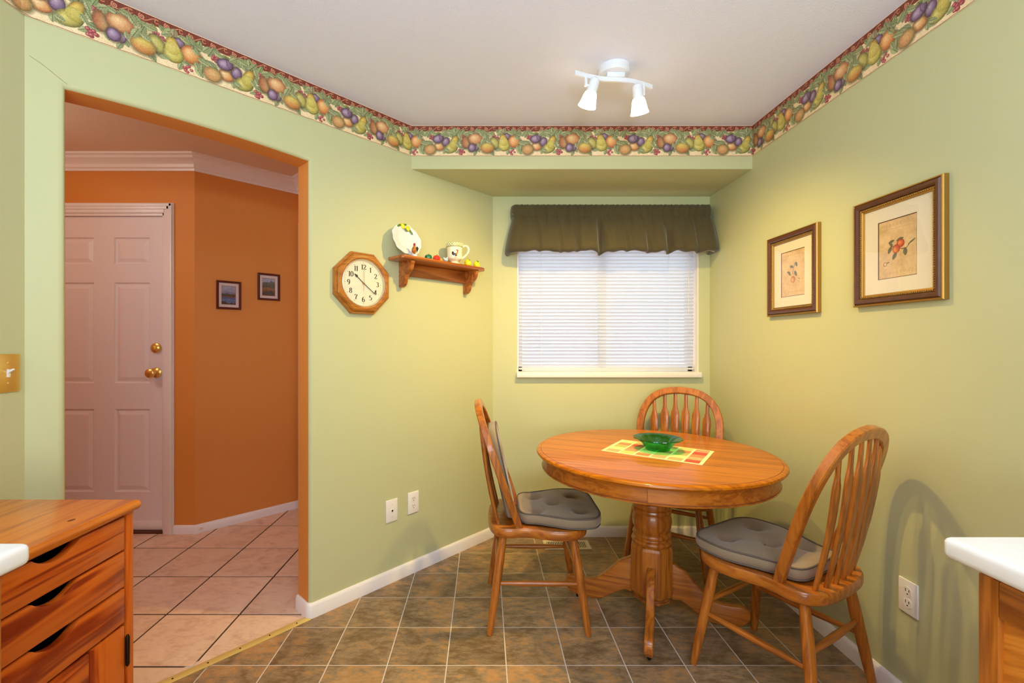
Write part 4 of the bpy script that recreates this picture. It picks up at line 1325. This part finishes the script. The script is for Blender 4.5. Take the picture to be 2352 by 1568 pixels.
# ------------------------------------------------------------------ pictures
def framed(name, label, loc, rz, w, h, fw, img, mat_margin, style, group=None):
    t = thing(name, label, 'picture', loc, rz, group)
    rect = lambda e, y: [(-w / 2 + e, y, -h / 2 + e), (w / 2 - e, y, -h / 2 + e), (w / 2 - e, y, h / 2 - e), (-w / 2 + e, y, h / 2 - e)]
    if style == 'gilt':
        ring_rows(MB(), [rect(.0, 0), rect(0, -.016), rect(.002, -.020), rect(.0055, -.021), rect(.0075, -.018)]).build('outer_rim', M['gold'], t, smooth=0)
        ring_rows(MB(), [rect(.007, -.014), rect(.0075, -.019), rect(.012, -.0235), rect(.020, -.0240), rect(.0265, -.019), rect(.029, -.010)]).build('frame', M['frame_brown'], t, smooth=30)
        bd = MB()
        e = .0325
        for a, b in ((rect(e, 0)[i], rect(e, 0)[(i + 1) % 4]) for i in range(4)):
            L = math.dist(a, b)
            n = int(L / .0075)
            for k in range(n):
                f = (k + .5) / n
                bd.ball((a[0] + (b[0] - a[0]) * f, -.0165, a[2] + (b[2] - a[2]) * f), .0027, .0026, .0027, 6, 4)
        bd.build('beading', M['gold'], t)['kind'] = 'stuff'
        ring_rows(MB(), [rect(.028, -.012), rect(.029, -.0155), rect(.036, -.0150), rect(.037, -.0135), rect(.041, -.0115), rect(.042, -.007)]).build('inner_rim', M['gold'], t, smooth=0)
        yi = -.0075
    else:
        ring_rows(MB(), [rect(0, 0), rect(0, -.014), rect(.002, -.016), rect(fw - .002, -.015), rect(fw, -.012), rect(fw, -.004)]).build('frame', M['mahogany'], t, smooth=0)
        yi = -.0055
    mt = MB()
    mx_, mz_ = mat_margin
    iw, ih = w / 2 - mx_, h / 2 - mz_
    o_ = [(-w / 2 + fw - .002, yi, -h / 2 + fw - .002), (w / 2 - fw + .002, yi, -h / 2 + fw - .002), (w / 2 - fw + .002, yi, h / 2 - fw + .002), (-w / 2 + fw - .002, yi, h / 2 - fw + .002)]
    i_ = lambda e, y: [(-iw - e, y, -ih - e), (iw + e, y, -ih - e), (iw + e, y, ih + e), (-iw - e, y, ih + e)]
    ring_rows(mt, [o_, i_(.002, yi)])
    mt.build('mat_board', M['matboard'] if style == 'gilt' else M['mat_white'], t, smooth=0)
    if style == 'gilt':
        ring_rows(MB(), [i_(.002, yi), i_(0.0, yi + .002), i_(-.002, yi + .0025)]).build('mat_bevel', M['mat_bevel'], t, smooth=0)
    MB().add([(-iw, yi + .0022, -ih), (iw, yi + .0022, -ih), (iw, yi + .0022, ih), (-iw, yi + .0022, ih)], [(0, 1, 2, 3)]).build('print', printed(name + '_print', img, .6), t, smooth=0,
        uv=lambda co: ((co.x + iw) / (2 * iw), (co.z + ih) / (2 * ih)))
    g = fw - .001
    MB().add([(-w / 2 + g, yi - .0015, -h / 2 + g), (w / 2 - g, yi - .0015, -h / 2 + g), (w / 2 - g, yi - .0015, h / 2 - g), (-w / 2 + g, yi - .0015, h / 2 - g)], [(0, 1, 2, 3)]).build('glazing', M['picture_glass'], t, smooth=0)
    return t


framed('framed_print', 'gilt framed print of two red peaches on the right wall', (XR, 1.5800, 1.572), -PI / 2, .345, .392, .042, fruit_print(0), (.100, .094), 'gilt', 'gilt framed fruit prints')
framed('framed_print', 'gilt framed print of a pear branch nearer the window on the right wall', (XR, 2.1150, 1.565), -PI / 2, .345, .388, .042, fruit_print(1), (.094, .089), 'gilt', 'gilt framed fruit prints')
hq = Vector((math.cos(HA), math.sin(HA)))
for s_, z_, k, lab in ((.198, 1.563, 0, 'small red-brown framed picture of a blue lake in the hall, left of two'), (.457, 1.641, 1, 'small red-brown framed picture of autumn hills in the hall, right of two')):
    framed('hall_picture', lab, (P1[0] + hq.x * s_, P1[1] + hq.y * s_, z_), HA, .151, .192, .0145, landscape(k), (.033, .034), 'plain', 'small pictures in the hall')
ds = thing('door_stop', 'small round white door bumper on the hall baseboard', 'door stop', (P1[0] + hq.x * .03 + hq.y * .012, P1[1] + hq.y * .03 - hq.x * .012, .034), HA)
MB().lathe([(.016, 0), (.016, .006), (.010, .010), (.001, .010)], 20).xf(Ry).build('disc', M['plastic'], ds)
MB().lathe([(.006, .010), (.006, .016), (.001, .017)], 14).xf(Ry).build('bumper', M['register'], ds)

# ------------------------------------------------------------------ blind and valance
bl_y = YB + .040
blind = thing('window_blind', 'white horizontal slat blind lowered over the window', 'blind', (0, bl_y, 0))
bx0, bx1 = WX0 + .006, WX1 - .008
MB().box(bx0, bx1, -.013, .013, 1.985, 2.012).build('headrail', M['slat'], blind, bevel=.002)
sm_ = MB()
slw, tilt_ = .0125, math.radians(52)
prof = []
for i in range(5):
    q = -1 + i / 2
    u, v = q * slw, .0016 * (1 - q * q)
    prof.append((u * math.cos(tilt_) - v * math.sin(tilt_), u * math.sin(tilt_) + v * math.cos(tilt_)))
rows = [[(x, -p[0], p[1]) for p in prof] for x in [bx0 + .002 + (bx1 - bx0 - .004) * i / 2 for i in range(3)]]
sm_.grid(rows)
slat_me = sm_.mesh('slat', M['slat'], smooth=60)
z = 1.974
zlast = 1.094
nsl = 40
for i in range(nsl):
    link('slat', slat_me, blind, (0, 0, z - (z - zlast) * i / (nsl - 1)))
MB().box(bx0 + .002, bx1 - .002, -.011, .011, 1.066, 1.078).build('bottom_rail', M['slat'], blind, bevel=.002)
for x in (.367, 1.193):
    for y in (-.0125, .0125):
        MB().tube([(x, y, 1.07), (x, y, 1.99)], .0008, 5).build('ladder_cord', M['plastic'], blind)
MB().tube([(.272, -.020, 1.99), (.273, -.021, 1.50)], .0028, 8).build('tilt_wand', M['glass'], blind)
MB().tube([(1.318, -.019, 1.99), (1.318, -.020, 1.42)], .0011, 6).build('pull_cord', M['plastic'], blind)

val = thing('window_valance', 'olive brown gathered fabric valance puffed out over the blind', 'valance', (0, 0, 0))
vx0, vx1, vy = .172, 1.412, 2.812


def valance():
    # plan curve: left return, front, right return
    plan = [(vx0, YB - .002), (vx0, vy + .03), (vx0 + .006, vy + .010), (vx0 + .022, vy)]
    nf = 150
    plan += [(vx0 + .022 + (vx1 - vx0 - .044) * i / nf, vy) for i in range(1, nf)]
    plan += [(vx1 - .022, vy), (vx1 - .006, vy + .010), (vx1, vy + .03), (vx1, YB - .002)]
    nrm = []
    for i in range(len(plan)):
        a, b = Vector(plan[max(i - 1, 0)]), Vector(plan[min(i + 1, len(plan) - 1)])
        t = (b - a).normalized()
        nrm.append(Vector((t.y, -t.x)))
    tucks = [(.462, .35, .012), (.565, .5, .016), (.712, 1.0, .016), (1.000, .45, .014), (1.136, 1.0, .022), (.33, .3, .012), (.87, .3, .012), (1.30, .35, .014)]
    prof_ = [(0.0, 2.097, .004), (.02, 2.094, .008), (.05, 2.080, .012), (.10, 2.060, .013), (.16, 2.034, .011), (.19, 2.024, .004), (.22, 2.014, .008), (.30, 1.985, .020), (.40, 1.948, .034), (.52, 1.905, .048), (.64, 1.868, .060), (.76, 1.836, .068), (.86, 1.814, .072), (.93, 1.802, .060), (.97, 1.800, .040), (1.0, 1.808, .018)]
    rg = random.Random(3)
    ph = [rg.uniform(0, 6.28) for _ in range(8)]
    rows = []
    for q, z, o in prof_:
        row = []
        for i, (p, n_) in enumerate(zip(plan, nrm)):
            x = p[0]
            fine = .0040 * math.sin(x * 190 + ph[0]) + .0032 * math.sin(x * 297 + ph[1] + 1.3 * math.sin(x * 21)) + .0020 * math.sin(x * 423 + ph[2])
            big = .55 * math.sin(x * 37 + ph[3]) + .45 * math.sin(x * 61 + ph[4] + q * 1.5)
            g = max(0, min(1, (q - .22) / .3))
            d = o + fine * (1 if q < .2 else max(.10, 1 - 1.35 * g)) * (0.2 if abs(q - .19) < .01 else 1)
            d += g * .010 * big + (.007 * math.sin(x * 95 + ph[5]) * max(0, 1 - abs(q - .3) / .25))
            dz = 0
            for tx, am, wd in tucks:
                e = math.exp(-((x - tx - .012 * (q - .5)) / wd) ** 2)
                d -= am * e * .062 * max(0, min(1, (q - .2) / .45))
                dz -= am * e * .012 * max(0, (q - .7) / .3)
            if q > .7: dz += .006 * math.sin(x * 23 + ph[6]) * (q - .7) / .3 + .003 * math.sin(x * 71 + ph[7]) * (q - .7) / .3
            row.append((p[0] + n_.x * d * (.62 if abs(n_.x) > .5 else 1), p[1] + n_.y * d, z + dz))
        rows.append(row)
    mb = MB().grid(rows)
    # inner lining so that the cloth has thickness
    mb.build('cloth', M['fabric'], val, smooth=180)
    inn = [[(r[i][0], r[i][1] + .006, r[i][2]) for i in range(2, len(r) - 2)] for r in rows[1:]]
    MB().grid(inn).build('lining', M['mat_white'], val, smooth=180)


valance()
MB().box(vx0 + .004, vx1 - .004, vy + .004, vy + .012, 2.035, 2.085).box(vx0 + .004, vx0 + .012, vy + .004, YB, 2.035, 2.085).box(vx1 - .012, vx1 - .004, vy + .004, YB, 2.035, 2.085).build('curtain_rod', M['plastic'], val, bevel=.002)

# ------------------------------------------------------------------ floor register
rg_ = thing('floor_register', 'beige slotted floor vent by the window wall baseboard', 'vent', (.504, 2.776, 0))
fb = MB()
fb.box(-.141, .141, -.061, -.042, 0, .005).box(-.141, .141, .042, .061, 0, .005).box(-.141, -.120, -.042, .042, 0, .005).box(.120, .141, -.042, .042, 0, .005)
fb.build('frame', M['register'], rg_, bevel=.002)
MB().box(-.121, .121, -.043, .043, .0004, .001).build('duct', M['dark'], rg_, smooth=0)
for k in range(23):
    x = -.115 + k * .230 / 22
    MB().box(x - .0022, x + .0022, -.043, .043, .001, .0045).build('fin', M['register'], rg_, smooth=0)

# ------------------------------------------------------------------ table
TC, TR, TZ = (.770, 2.085), .527, .745
ta = math.atan2(-.374, .927)
tb = thing('dining_table', 'round golden oak pedestal table with claw feet', 'table', (TC[0], TC[1], 0), ta)
MB().lathe([(.001, TZ - .028), (TR - .045, TZ - .028), (TR - .022, TZ - .027), (TR - .006, TZ - .021), (TR, TZ - .013), (TR - .003, TZ - .006), (TR - .011, TZ - .0012), (TR - .0185, TZ - .0008), (TR - .0195, TZ - .0018), (TR - .0205, TZ - .0002), (TR - .024, TZ), (.001, TZ)], 96).build('tabletop', M['oak_top'], tb, smooth=30)
MB().lathe([(TR - .0205, TZ - .0018), (TR - .0205, TZ - .0006), (TR - .0190, TZ - .0006), (TR - .0190, TZ - .0018)], 96, caps=False).build('edge_groove', M['oak_seam'], tb, smooth=0)
ap = [(.470, .660), (.502, .660), (.503, .6635), (.500, .665), (.500, .668), (.496, .669), (.496, .718), (.470, .718)]
for h0 in (0, 1):
    mb = MB()
    nseg = 48
    a0 = PI / 2 + h0 * PI + .0012
    a1 = a0 + PI - .0024
    rows = [[(r * math.cos(a0 + (a1 - a0) * i / nseg), r * math.sin(a0 + (a1 - a0) * i / nseg), z) for r, z in ap + [ap[0]]] for i in range(nseg + 1)]
    mb.grid(rows)
    mb.build('apron', M['oak_x'], tb, smooth=25)
MB().lathe([(.5005, .6655), (.5008, .6668), (.5005, .668)], 96, caps=False).build('apron_line', M['oak_seam'], tb, smooth=0)
col = [(.115, .700), (.115, .672), (.084, .660), (.084, .525), (.080, .522), (.080, .518), (.085, .514), (.087, .505), (.085, .496), (.080, .493), (.080, .490), (.085, .486), (.087, .478), (.084, .470), (.079, .466), (.081, .455), (.0855, .440), (.086, .425), (.083, .405), (.078, .390), (.076, .384), (.082, .378), (.085, .370), (.083, .362), (.078, .357), (.080, .352), (.088, .346), (.090, .338), (.087, .330), (.082, .326), (.080, .315)]
MB().lathe(col[::-1], 48).build('turned_column', M['oak_z'], tb, smooth=28)
MB().lathe([(.078, .072), (.082, .074), (.084, .086), (.080, .092), (.092, .104), (.096, .118), (.096, .310), (.091, .322), (.080, .328)], 8, ph=PI / 8).build('octagonal_post', M['oak_z'], tb, bevel=.002, smooth=20)
MB().lathe([(.0845, .088), (.0865, .090), (.0845, .092)], 32, caps=False).build('post_line', M['oak_seam'], tb)
fp_top = [(.080, .236), (.115, .232), (.150, .212), (.190, .172), (.235, .130), (.280, .108), (.325, .104), (.365, .108), (.392, .104), (.407, .086), (.407, .060), (.392, .040)]
fp_bot = [(.370, .024), (.330, .018), (.280, .016), (.240, .022), (.205, .040), (.160, .066), (.120, .088), (.080, .092)]
fpoly = catmull(fp_top + fp_bot, 3, True)
fpoly = [(.08 + (x - .08) * .962, z) for x, z in fpoly]
foot_me = MB().prism(fpoly, -.0170, .0170, 'xz').mesh('foot', M['oak_x'], bevel=.006, seg=3, smooth=35)
cast_me = MB().ball((.338, 0, .0105), .0105, .0085, .0105, 12, 8).tube([(.338, 0, .014), (.338, 0, .034)], .004, 8).mesh('caster', M['black'])
for k in range(4):
    f = link('foot', foot_me, tb, None, (0, 0, k * PI / 2))
    link('caster', cast_me, f)

# placemat and bowl
pa = math.atan2(-.248, .345)
pmw, pmh = .425, .284
pc = ((.541 + .699 + 1.032 + .886) / 4, (2.073 + 2.307 + 2.062 + 1.825) / 4)
pm = MB().box(-pmw / 2, pmw / 2, -pmh / 2, pmh / 2, 0, .0022).build('placemat', printed('plaid_weave', placemat_image(), .85), None, (pc[0], pc[1], TZ + .0003), (0, 0, pa), smooth=0,
    uv=lambda co: (co.x / pmw + .5, co.y / pmh + .5))
tag(pm, 'plaid woven placemat in red, yellow and green under the glass bowl', 'placemat')
bz = TZ + .003
bw = thing('glass_bowl', 'scalloped translucent green glass bowl on the placemat', 'bowl', (.797, 2.085, bz))
flute = lambda a, r, z: 1 + (.022 * max(0, (z - .012) / .05)) * math.cos(12 * a) + .010 * math.sin(20 * a) * min(1, z / .02)
prf = catmull([(.050, 0), (.053, .003), (.060, .016), (.072, .033), (.088, .045), (.108, .053)], 4)
inn = catmull([(.1075, .056), (.087, .0490), (.069, .037), (.057, .020), (.048, .008), (.001, .0065)], 4)
MB().lathe([(.001, 0.0005)] + prf + inn, 120, scale=flute).build('bowl_body', M['bowl'], bw, smooth=60)

# ------------------------------------------------------------------ arrow-back chairs
def seat_shape():
    half = [(0, -.226), (.09, -.223), (.160, -.206), (.203, -.172), (.222, -.120), (.220, -.06), (.202, .0), (.189, .045), (.190, .085), (.196, .125), (.186, .170), (.148, .202), (.085, .217), (0, .221)]
    pts_ = catmull(half, 3)
    return pts_ + [(-x, y) for x, y in pts_[-2:0:-1]]


def hoop_y(z): return .083 + .355 * (z - .44)


HOOP = [(.168, .440), (.186, .52), (.202, .60), (.214, .68), (.217, .75), (.208, .815), (.183, .872), (.140, .918), (.078, .945), (0, .954)]


def hoop_top(x):
    h = catmull(HOOP, 6)
    best = min((p for p in h if p[1] > .70), key=lambda p: abs(p[0] - abs(x)))
    return best[1]


def make_chair(label):
    t = thing('arrow_back_chair', label, 'chair', group='oak arrow-back chairs')
    sh = seat_shape()
    ring = lambda k, z: [(x * k, y * k, z) for x, y in sh]
    sm = MB()
    levels = [ring(.90, .402), ring(.972, .403), ring(.995, .409), ring(1.0, .424), ring(.996, .437), ring(.978, .4430), ring(.92, .4435), ring(.75, .439), ring(.45, .434), ring(.15, .434)]
    ring_rows(sm, levels)
    m = len(sh)
    sm.f.append(tuple(range(m)))
    sm.f.append(tuple(range(len(sm.v) - m, len(sm.v))))
    sm.build('seat', M['oak_y'], t, smooth=45)
    # bent hoop
    h = catmull(HOOP, 6)
    path = [(x, hoop_y(z), z) for x, z in h] + [(-x, hoop_y(z), z) for x, z in h[-2::-1]]
    path = [(path[0][0], path[0][1] - .004, .425)] + path + [(path[-1][0], path[-1][1] - .004, .425)]
    nrm = Vector((0, -1, .355)).normalized()
    rr = []
    n = len(path)
    for i in range(n):
        k = min(1, .78 + .5 * min(i, n - 1 - i) / n * 2)
        a, b, c = .0200 * k, .0145, .004
        rr.append([(-a + c, -b), (a - c, -b), (a, -b + c), (a, b - c), (a - c, b), (-a + c, b), (-a, b - c), (-a, -b + c)])
    MB().sweep(path, rr, [tuple(nrm)] * n).build('back_hoop', M['oak_z'], t, smooth=40)
    # arrow spindles
    for k in range(6):
        xb = (k - 2.5) * .0525
        xt = (k - 2.5) * .0600
        yb_ = .188 - .9 * xb * xb
        zt = hoop_top(xt) - .004
        yt = hoop_y(zt)
        H_ = zt - .436
        pr = [(0, .0075, .0065), (.10, .0095, .0065), (.25, .0125, .006), (.42, .0150, .0055), (.58, .0170, .0055), (.70, .0182, .0055), (.755, .0175, .0055), (.80, .0120, .0055), (.84, .0085, .0055), (1.0, .0070, .0055)]
        pth, secs = [], []
        for q, w, d in pr:
            bow = .012 * math.sin(PI * q)
            pth.append((xb + (xt - xb) * q, yb_ + (yt - yb_) * q + bow, .436 + H_ * q))
            c = min(w, d) * .5
            w, d = w * 1.22, d * .92
            secs.append([(-w + c, -d), (w - c, -d), (w, -d + c), (w, d - c), (w - c, d), (-w + c, d), (-w, d - c), (-w, -d + c)])
        MB().sweep(pth, secs, [(0, -1, 0)] * len(pth)).build('spindle', M['oak_z'], t, smooth=50)
    legs = {}
    for nx in (-1, 1):
        for ny in (-1, 1):
            a = Vector((nx * .150, ny * .150, .415))
            b = Vector((nx * .207, ny * (.207 if ny < 0 else .212), .0))
            pth = [tuple(a + (b - a) * q) for q in (0, .12, .3, .48, .62, .8, 1.0)]
            MB().tube(pth, [.0150, .0165, .0190, .0185, .0178, .0155, .0125], 16).build('leg', M['oak_z'], t, smooth=50)
            legs[nx, ny] = (a, b)
    at_ = lambda l, z: tuple(l[0] + (l[1] - l[0]) * ((l[0].z - z) / (l[0].z - l[1].z)))
    for p, q, z0 in (((-1, -1), (-1, 1), .205), ((1, -1), (1, 1), .205), ((-1, -1), (1, -1), .250), ((-1, 1), (1, 1), .250)):
        a, b = Vector(at_(legs[p], z0)), Vector(at_(legs[q], z0))
        MB().tube([tuple(a + (b - a) * f) for f in (0, .15, .35, .5, .65, .85, 1)], [.0080, .0095, .0118, .0125, .0118, .0095, .0080], 12).build('stretcher', M['oak_x'] if p[1] == q[1] else M['oak_y'], t, smooth=50)
    return t


ch = make_chair('oak arrow-back chair at the left of the table with back and seat cushions')
ch.location = (.237, 2.127, 0)
ch.rotation_euler = (0, 0, math.radians(89))
ch2 = dup_tree(ch)
tag(ch2, 'oak arrow-back chair before the right wall with its back to the viewer')
ch2.location = (1.092, 1.678, 0)
ch2.rotation_euler = (0, 0, math.radians(210.3))
ch3 = dup_tree(ch)
tag(ch3, 'oak arrow-back chair behind the table in the corner, facing the viewer')
ch3.location = (1.035, 2.500, 0)
ch3.rotation_euler = (0, 0, math.radians(-33))


def make_cushion(label, w, l, th, rear, loc, rz, tiltm=None, dips=None):
    """tufted cushion; local frame: front -Y, lies on z=0"""
    half = [(0, -l / 2), (w * .30, -l / 2 + .002), (w * .44, -l / 2 + .025), (w * .495, -l * .32), (w * .50, -l * .1), (w * .47 * (.5 + rear / 2) + w * .02, l * .12), (w * .5 * rear, l * .30), (w * .47 * rear, l * .43), (w * .33 * rear, l * .495), (0, l / 2)]
    pp = catmull(half, 4)
    outl = pp + [(-x, y) for x, y in pp[-2:0:-1]]
    dips = dips or [(-.095, -.09), (.095, -.09), (0, .015), (-.085, .10), (.085, .10)]
    m = len(outl)

    def topz(x, y, k):
        z = th * (1 - .30 * (k / 1.0) ** 2) + .004
        for dx, dy in dips:
            r2 = (x - dx) ** 2 + (y - dy) ** 2
            z -= th * .52 * math.exp(-r2 / .0011) + th * .16 * math.exp(-r2 / .006)
        return z

    rows = []
    for k, z in ((.0, .004), (.5, .002), (.88, .001), (.955, .004)):
        rows.append([(x * max(k, .02), y * max(k, .02), z) for x, y in outl])
    for k, z in ((.985, th * .20), (1.0, th * .42), (.992, th * .60), (.97, th * .72)):
        rows.append([(x * k, y * k, z) for x, y in outl])
    for k in (.93, .87, .79, .70, .60, .50, .40, .30, .20, .10, .02):
        rows.append([(x * k, y * k, topz(x * k, y * k, k)) for x, y in outl])
    t = thing('chair_cushion', label, 'cushion', loc, rz)
    mb = ring_rows(MB(), rows)
    pip = MB().tube([(x * .975, y * .975, th * .745) for x, y in outl], .0032, 6, closed=True)
    pip2 = MB().tube([(x * .972, y * .972, th * .075) for x, y in outl], .0032, 6, closed=True)
    bt = [MB().ball((dx, dy, topz(dx, dy, .3) + .001), .008, .008, .003, 10, 6) for dx, dy in dips]
    if tiltm is not None:
        for q in [mb, pip, pip2] + bt: q.xf(tiltm)
    mb.build('cover', M['cushion'], t, smooth=70)
    pip.build('piping', M['piping'], t, smooth=70)
    pip2.build('piping', M['piping'], t, smooth=70)
    for q in bt: q.build('button', M['cushion'], t)
    return t


def chair_pt(c, x, y, z):
    a = c.rotation_euler[2]
    return (c.location[0] + x * math.cos(a) - y * math.sin(a), c.location[1] + x * math.sin(a) + y * math.cos(a), z)


make_cushion('taupe tufted seat cushion on the chair left of the table', .41, .365, .062, .74, chair_pt(ch, 0, -.099, .4435), ch.rotation_euler[2])
make_cushion('taupe tufted seat cushion on the chair before the right wall', .40, .390, .058, .72, chair_pt(ch2, 0, -.050, .4435), ch2.rotation_euler[2])
Mb = Matrix.Rotation(math.radians(-72), 4, 'X')
make_cushion('taupe tufted back cushion standing against the spindles of the left chair', .33, .41, .055, .92, chair_pt(ch, 0, .086, .447), ch.rotation_euler[2],
             Matrix.Translation((0, .050, .004)) @ Matrix.Rotation(math.radians(77.5), 4, 'X') @ Matrix.Translation((0, .205, 0)) @ Matrix.Rotation(PI, 4, 'Z'))

# ------------------------------------------------------------------ pine drawer cabinet, lower left
cb_ = thing('pine_cabinet', 'orange pine cabinet with scooped drawers standing by the hall opening', 'cabinet', (0, 0, 0))
cx0, cx1, cy0, cy1 = -1.405, -.950, .792, 1.226
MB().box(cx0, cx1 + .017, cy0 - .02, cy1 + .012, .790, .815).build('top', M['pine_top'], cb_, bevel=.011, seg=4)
kn_ = MB().ball((-.99, 1.085, .8151), .006, .010, .0004, 10, 4).build('knot', M['oak_seam'], cb_)
cc = MB().box(cx0, cx0 + .015, cy0, cy1, .03, .79).box(cx0, cx1 - .02, cy0, cy0 + .018, .03, .79).box(cx0, cx1 - .02, cy0 + .018, cy1 - .018, .03, .05)
cc.build('carcass', M['pine_z'], cb_, smooth=0)
MB().box(cx0, cx1, cy1 - .024, cy1, 0, .79).build('side_panel', M['pine_z'], cb_, bevel=.002)
MB().box(cx1 - .05, cx1, cy0, cy0 + .024, 0, .79).build('front_post', M['pine_z'], cb_, bevel=.002)
dy0, dy1 = cy0 + .027, cy1 - .029
dz = [.784, .692, .594, .498]
for k in range(3):
    z1, z0 = dz[k] - .003, dz[k + 1] + .003
    d = thing('drawer', None, None)
    d.parent = cb_
    ym, hwid, dep = 1.008, .056, .024
    front = [(dy0, z0), (dy1, z0), (dy1, z1)] + [(ym + hwid * (1 - 2 * i / 16), z1 - dep * math.sin(PI * i / 16) ** .8) for i in range(17)] + [(dy0, z1)]
    MB().prism(front, cx1 - .022, cx1 - .001, 'yz').build('drawer_front', M['pine_x'], d, bevel=.0025, smooth=40)
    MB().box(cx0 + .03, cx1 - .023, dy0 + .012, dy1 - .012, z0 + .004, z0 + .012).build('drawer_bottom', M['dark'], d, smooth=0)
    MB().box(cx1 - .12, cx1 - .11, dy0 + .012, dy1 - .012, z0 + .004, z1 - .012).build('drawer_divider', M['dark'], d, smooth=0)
dr = thing('cabinet_door', None, None)
dr.parent = cb_
MB().box(cx1 - .022, cx1 - .001, dy1 - .105, dy1, .055, .494).build('stile', M['pine_z'], dr, bevel=.003)
MB().box(cx1 - .022, cx1 - .001, dy0, dy0 + .08, .055, .494).build('stile', M['pine_z'], dr, bevel=.003)
MB().box(cx1 - .022, cx1 - .0025, dy0 + .08, dy1 - .105, .410, .492).build('rail', M['pine_x'], dr, bevel=.003)
MB().box(cx1 - .022, cx1 - .0025, dy0 + .08, dy1 - .105, .055, .13).build('rail', M['pine_x'], dr, bevel=.003)
MB().box(cx1 - .018, cx1 - .008, dy0 + .08, dy1 - .105, .13, .41).build('panel', M['pine_z'], dr, bevel=.002)
hz_ = .425
for q in (.425, .13):
    MB().tube([(cx1 + .003, dy1 + .004, q - .042), (cx1 + .003, dy1 + .004, q - .036), (cx1 + .003, dy1 + .004, q + .036), (cx1 + .003, dy1 + .004, q + .042)], [.002, .0052, .0052, .002], 10).build('hinge', M['bronze'], cb_)

# ------------------------------------------------------------------ kitchen counters at both edges
def counter(name, label, x0, x1, y0, y1, edge_x):
    mb = MB()
    mb.box(x0, x1, y0, y1, .874, .910)
    o = mb.build(name, M['laminate'], None, bevel=.011, seg=4, smooth=50)
    return tag(o, label, 'countertop')


counter('countertop', 'white laminate countertop at the right, over the oak base cabinet', .783, 1.441, -.55, .778, .783)
counter('countertop', 'white laminate countertop at the left, in front of the pine cabinet', -1.411, -.751, -.55, .753, -.751)


def base_cab(name, label, x0, x1, y0, y1, face):
    t = thing(name, label, 'cabinet')
    MB().box(x0, x1, y0, y1, .10, .873).build('carcass', M['oak_z'], t, smooth=0)
    MB().box(x0 + .04, x1 - .04, y0 + .02, y1 - .02, 0, .10).build('toe_kick', M['dark'], t, smooth=0)
    s = -1 if face == x0 else 1
    fx = lambda a, b: (face + s * a, face + s * b) if s > 0 else (face + s * b, face + s * a)
    n = 3
    st = .002
    yw = (y1 - y0) / n
    for k in range(n):
        b1, b0 = y1 - k * yw - st, y1 - (k + 1) * yw + st * .2
        d = thing('door', None, None)
        d.parent = t
        X0, X1 = fx(.0005, .019)
        fw = .030
        MB().box(X0, X1, b1 - fw, b1, .115, .860).build('stile', M['oak_z'], d, bevel=.003)
        MB().box(X0, X1, b0, b0 + fw, .115, .860).build('stile', M['oak_z'], d, bevel=.003)
        MB().box(X0, X1, b0 + fw, b1 - fw, .800, .860).build('rail', M['oak_y'], d, bevel=.003)
        MB().box(X0, X1, b0 + fw, b1 - fw, .115, .175).build('rail', M['oak_y'], d, bevel=.003)
        X0, X1 = fx(.0005, .010)
        MB().box(X0, X1, b0 + fw, b1 - fw, .175, .800).build('panel', M['oak_ply'], d, smooth=0)
    return t


base_cab('base_cabinet', 'golden oak base cabinet under the white countertop at the right', .838, 1.440, -.53, .754, .838)
base_cab('base_cabinet', 'golden oak base cabinet under the white countertop at the left', -1.410, -.80, -.53, .735, -.80)
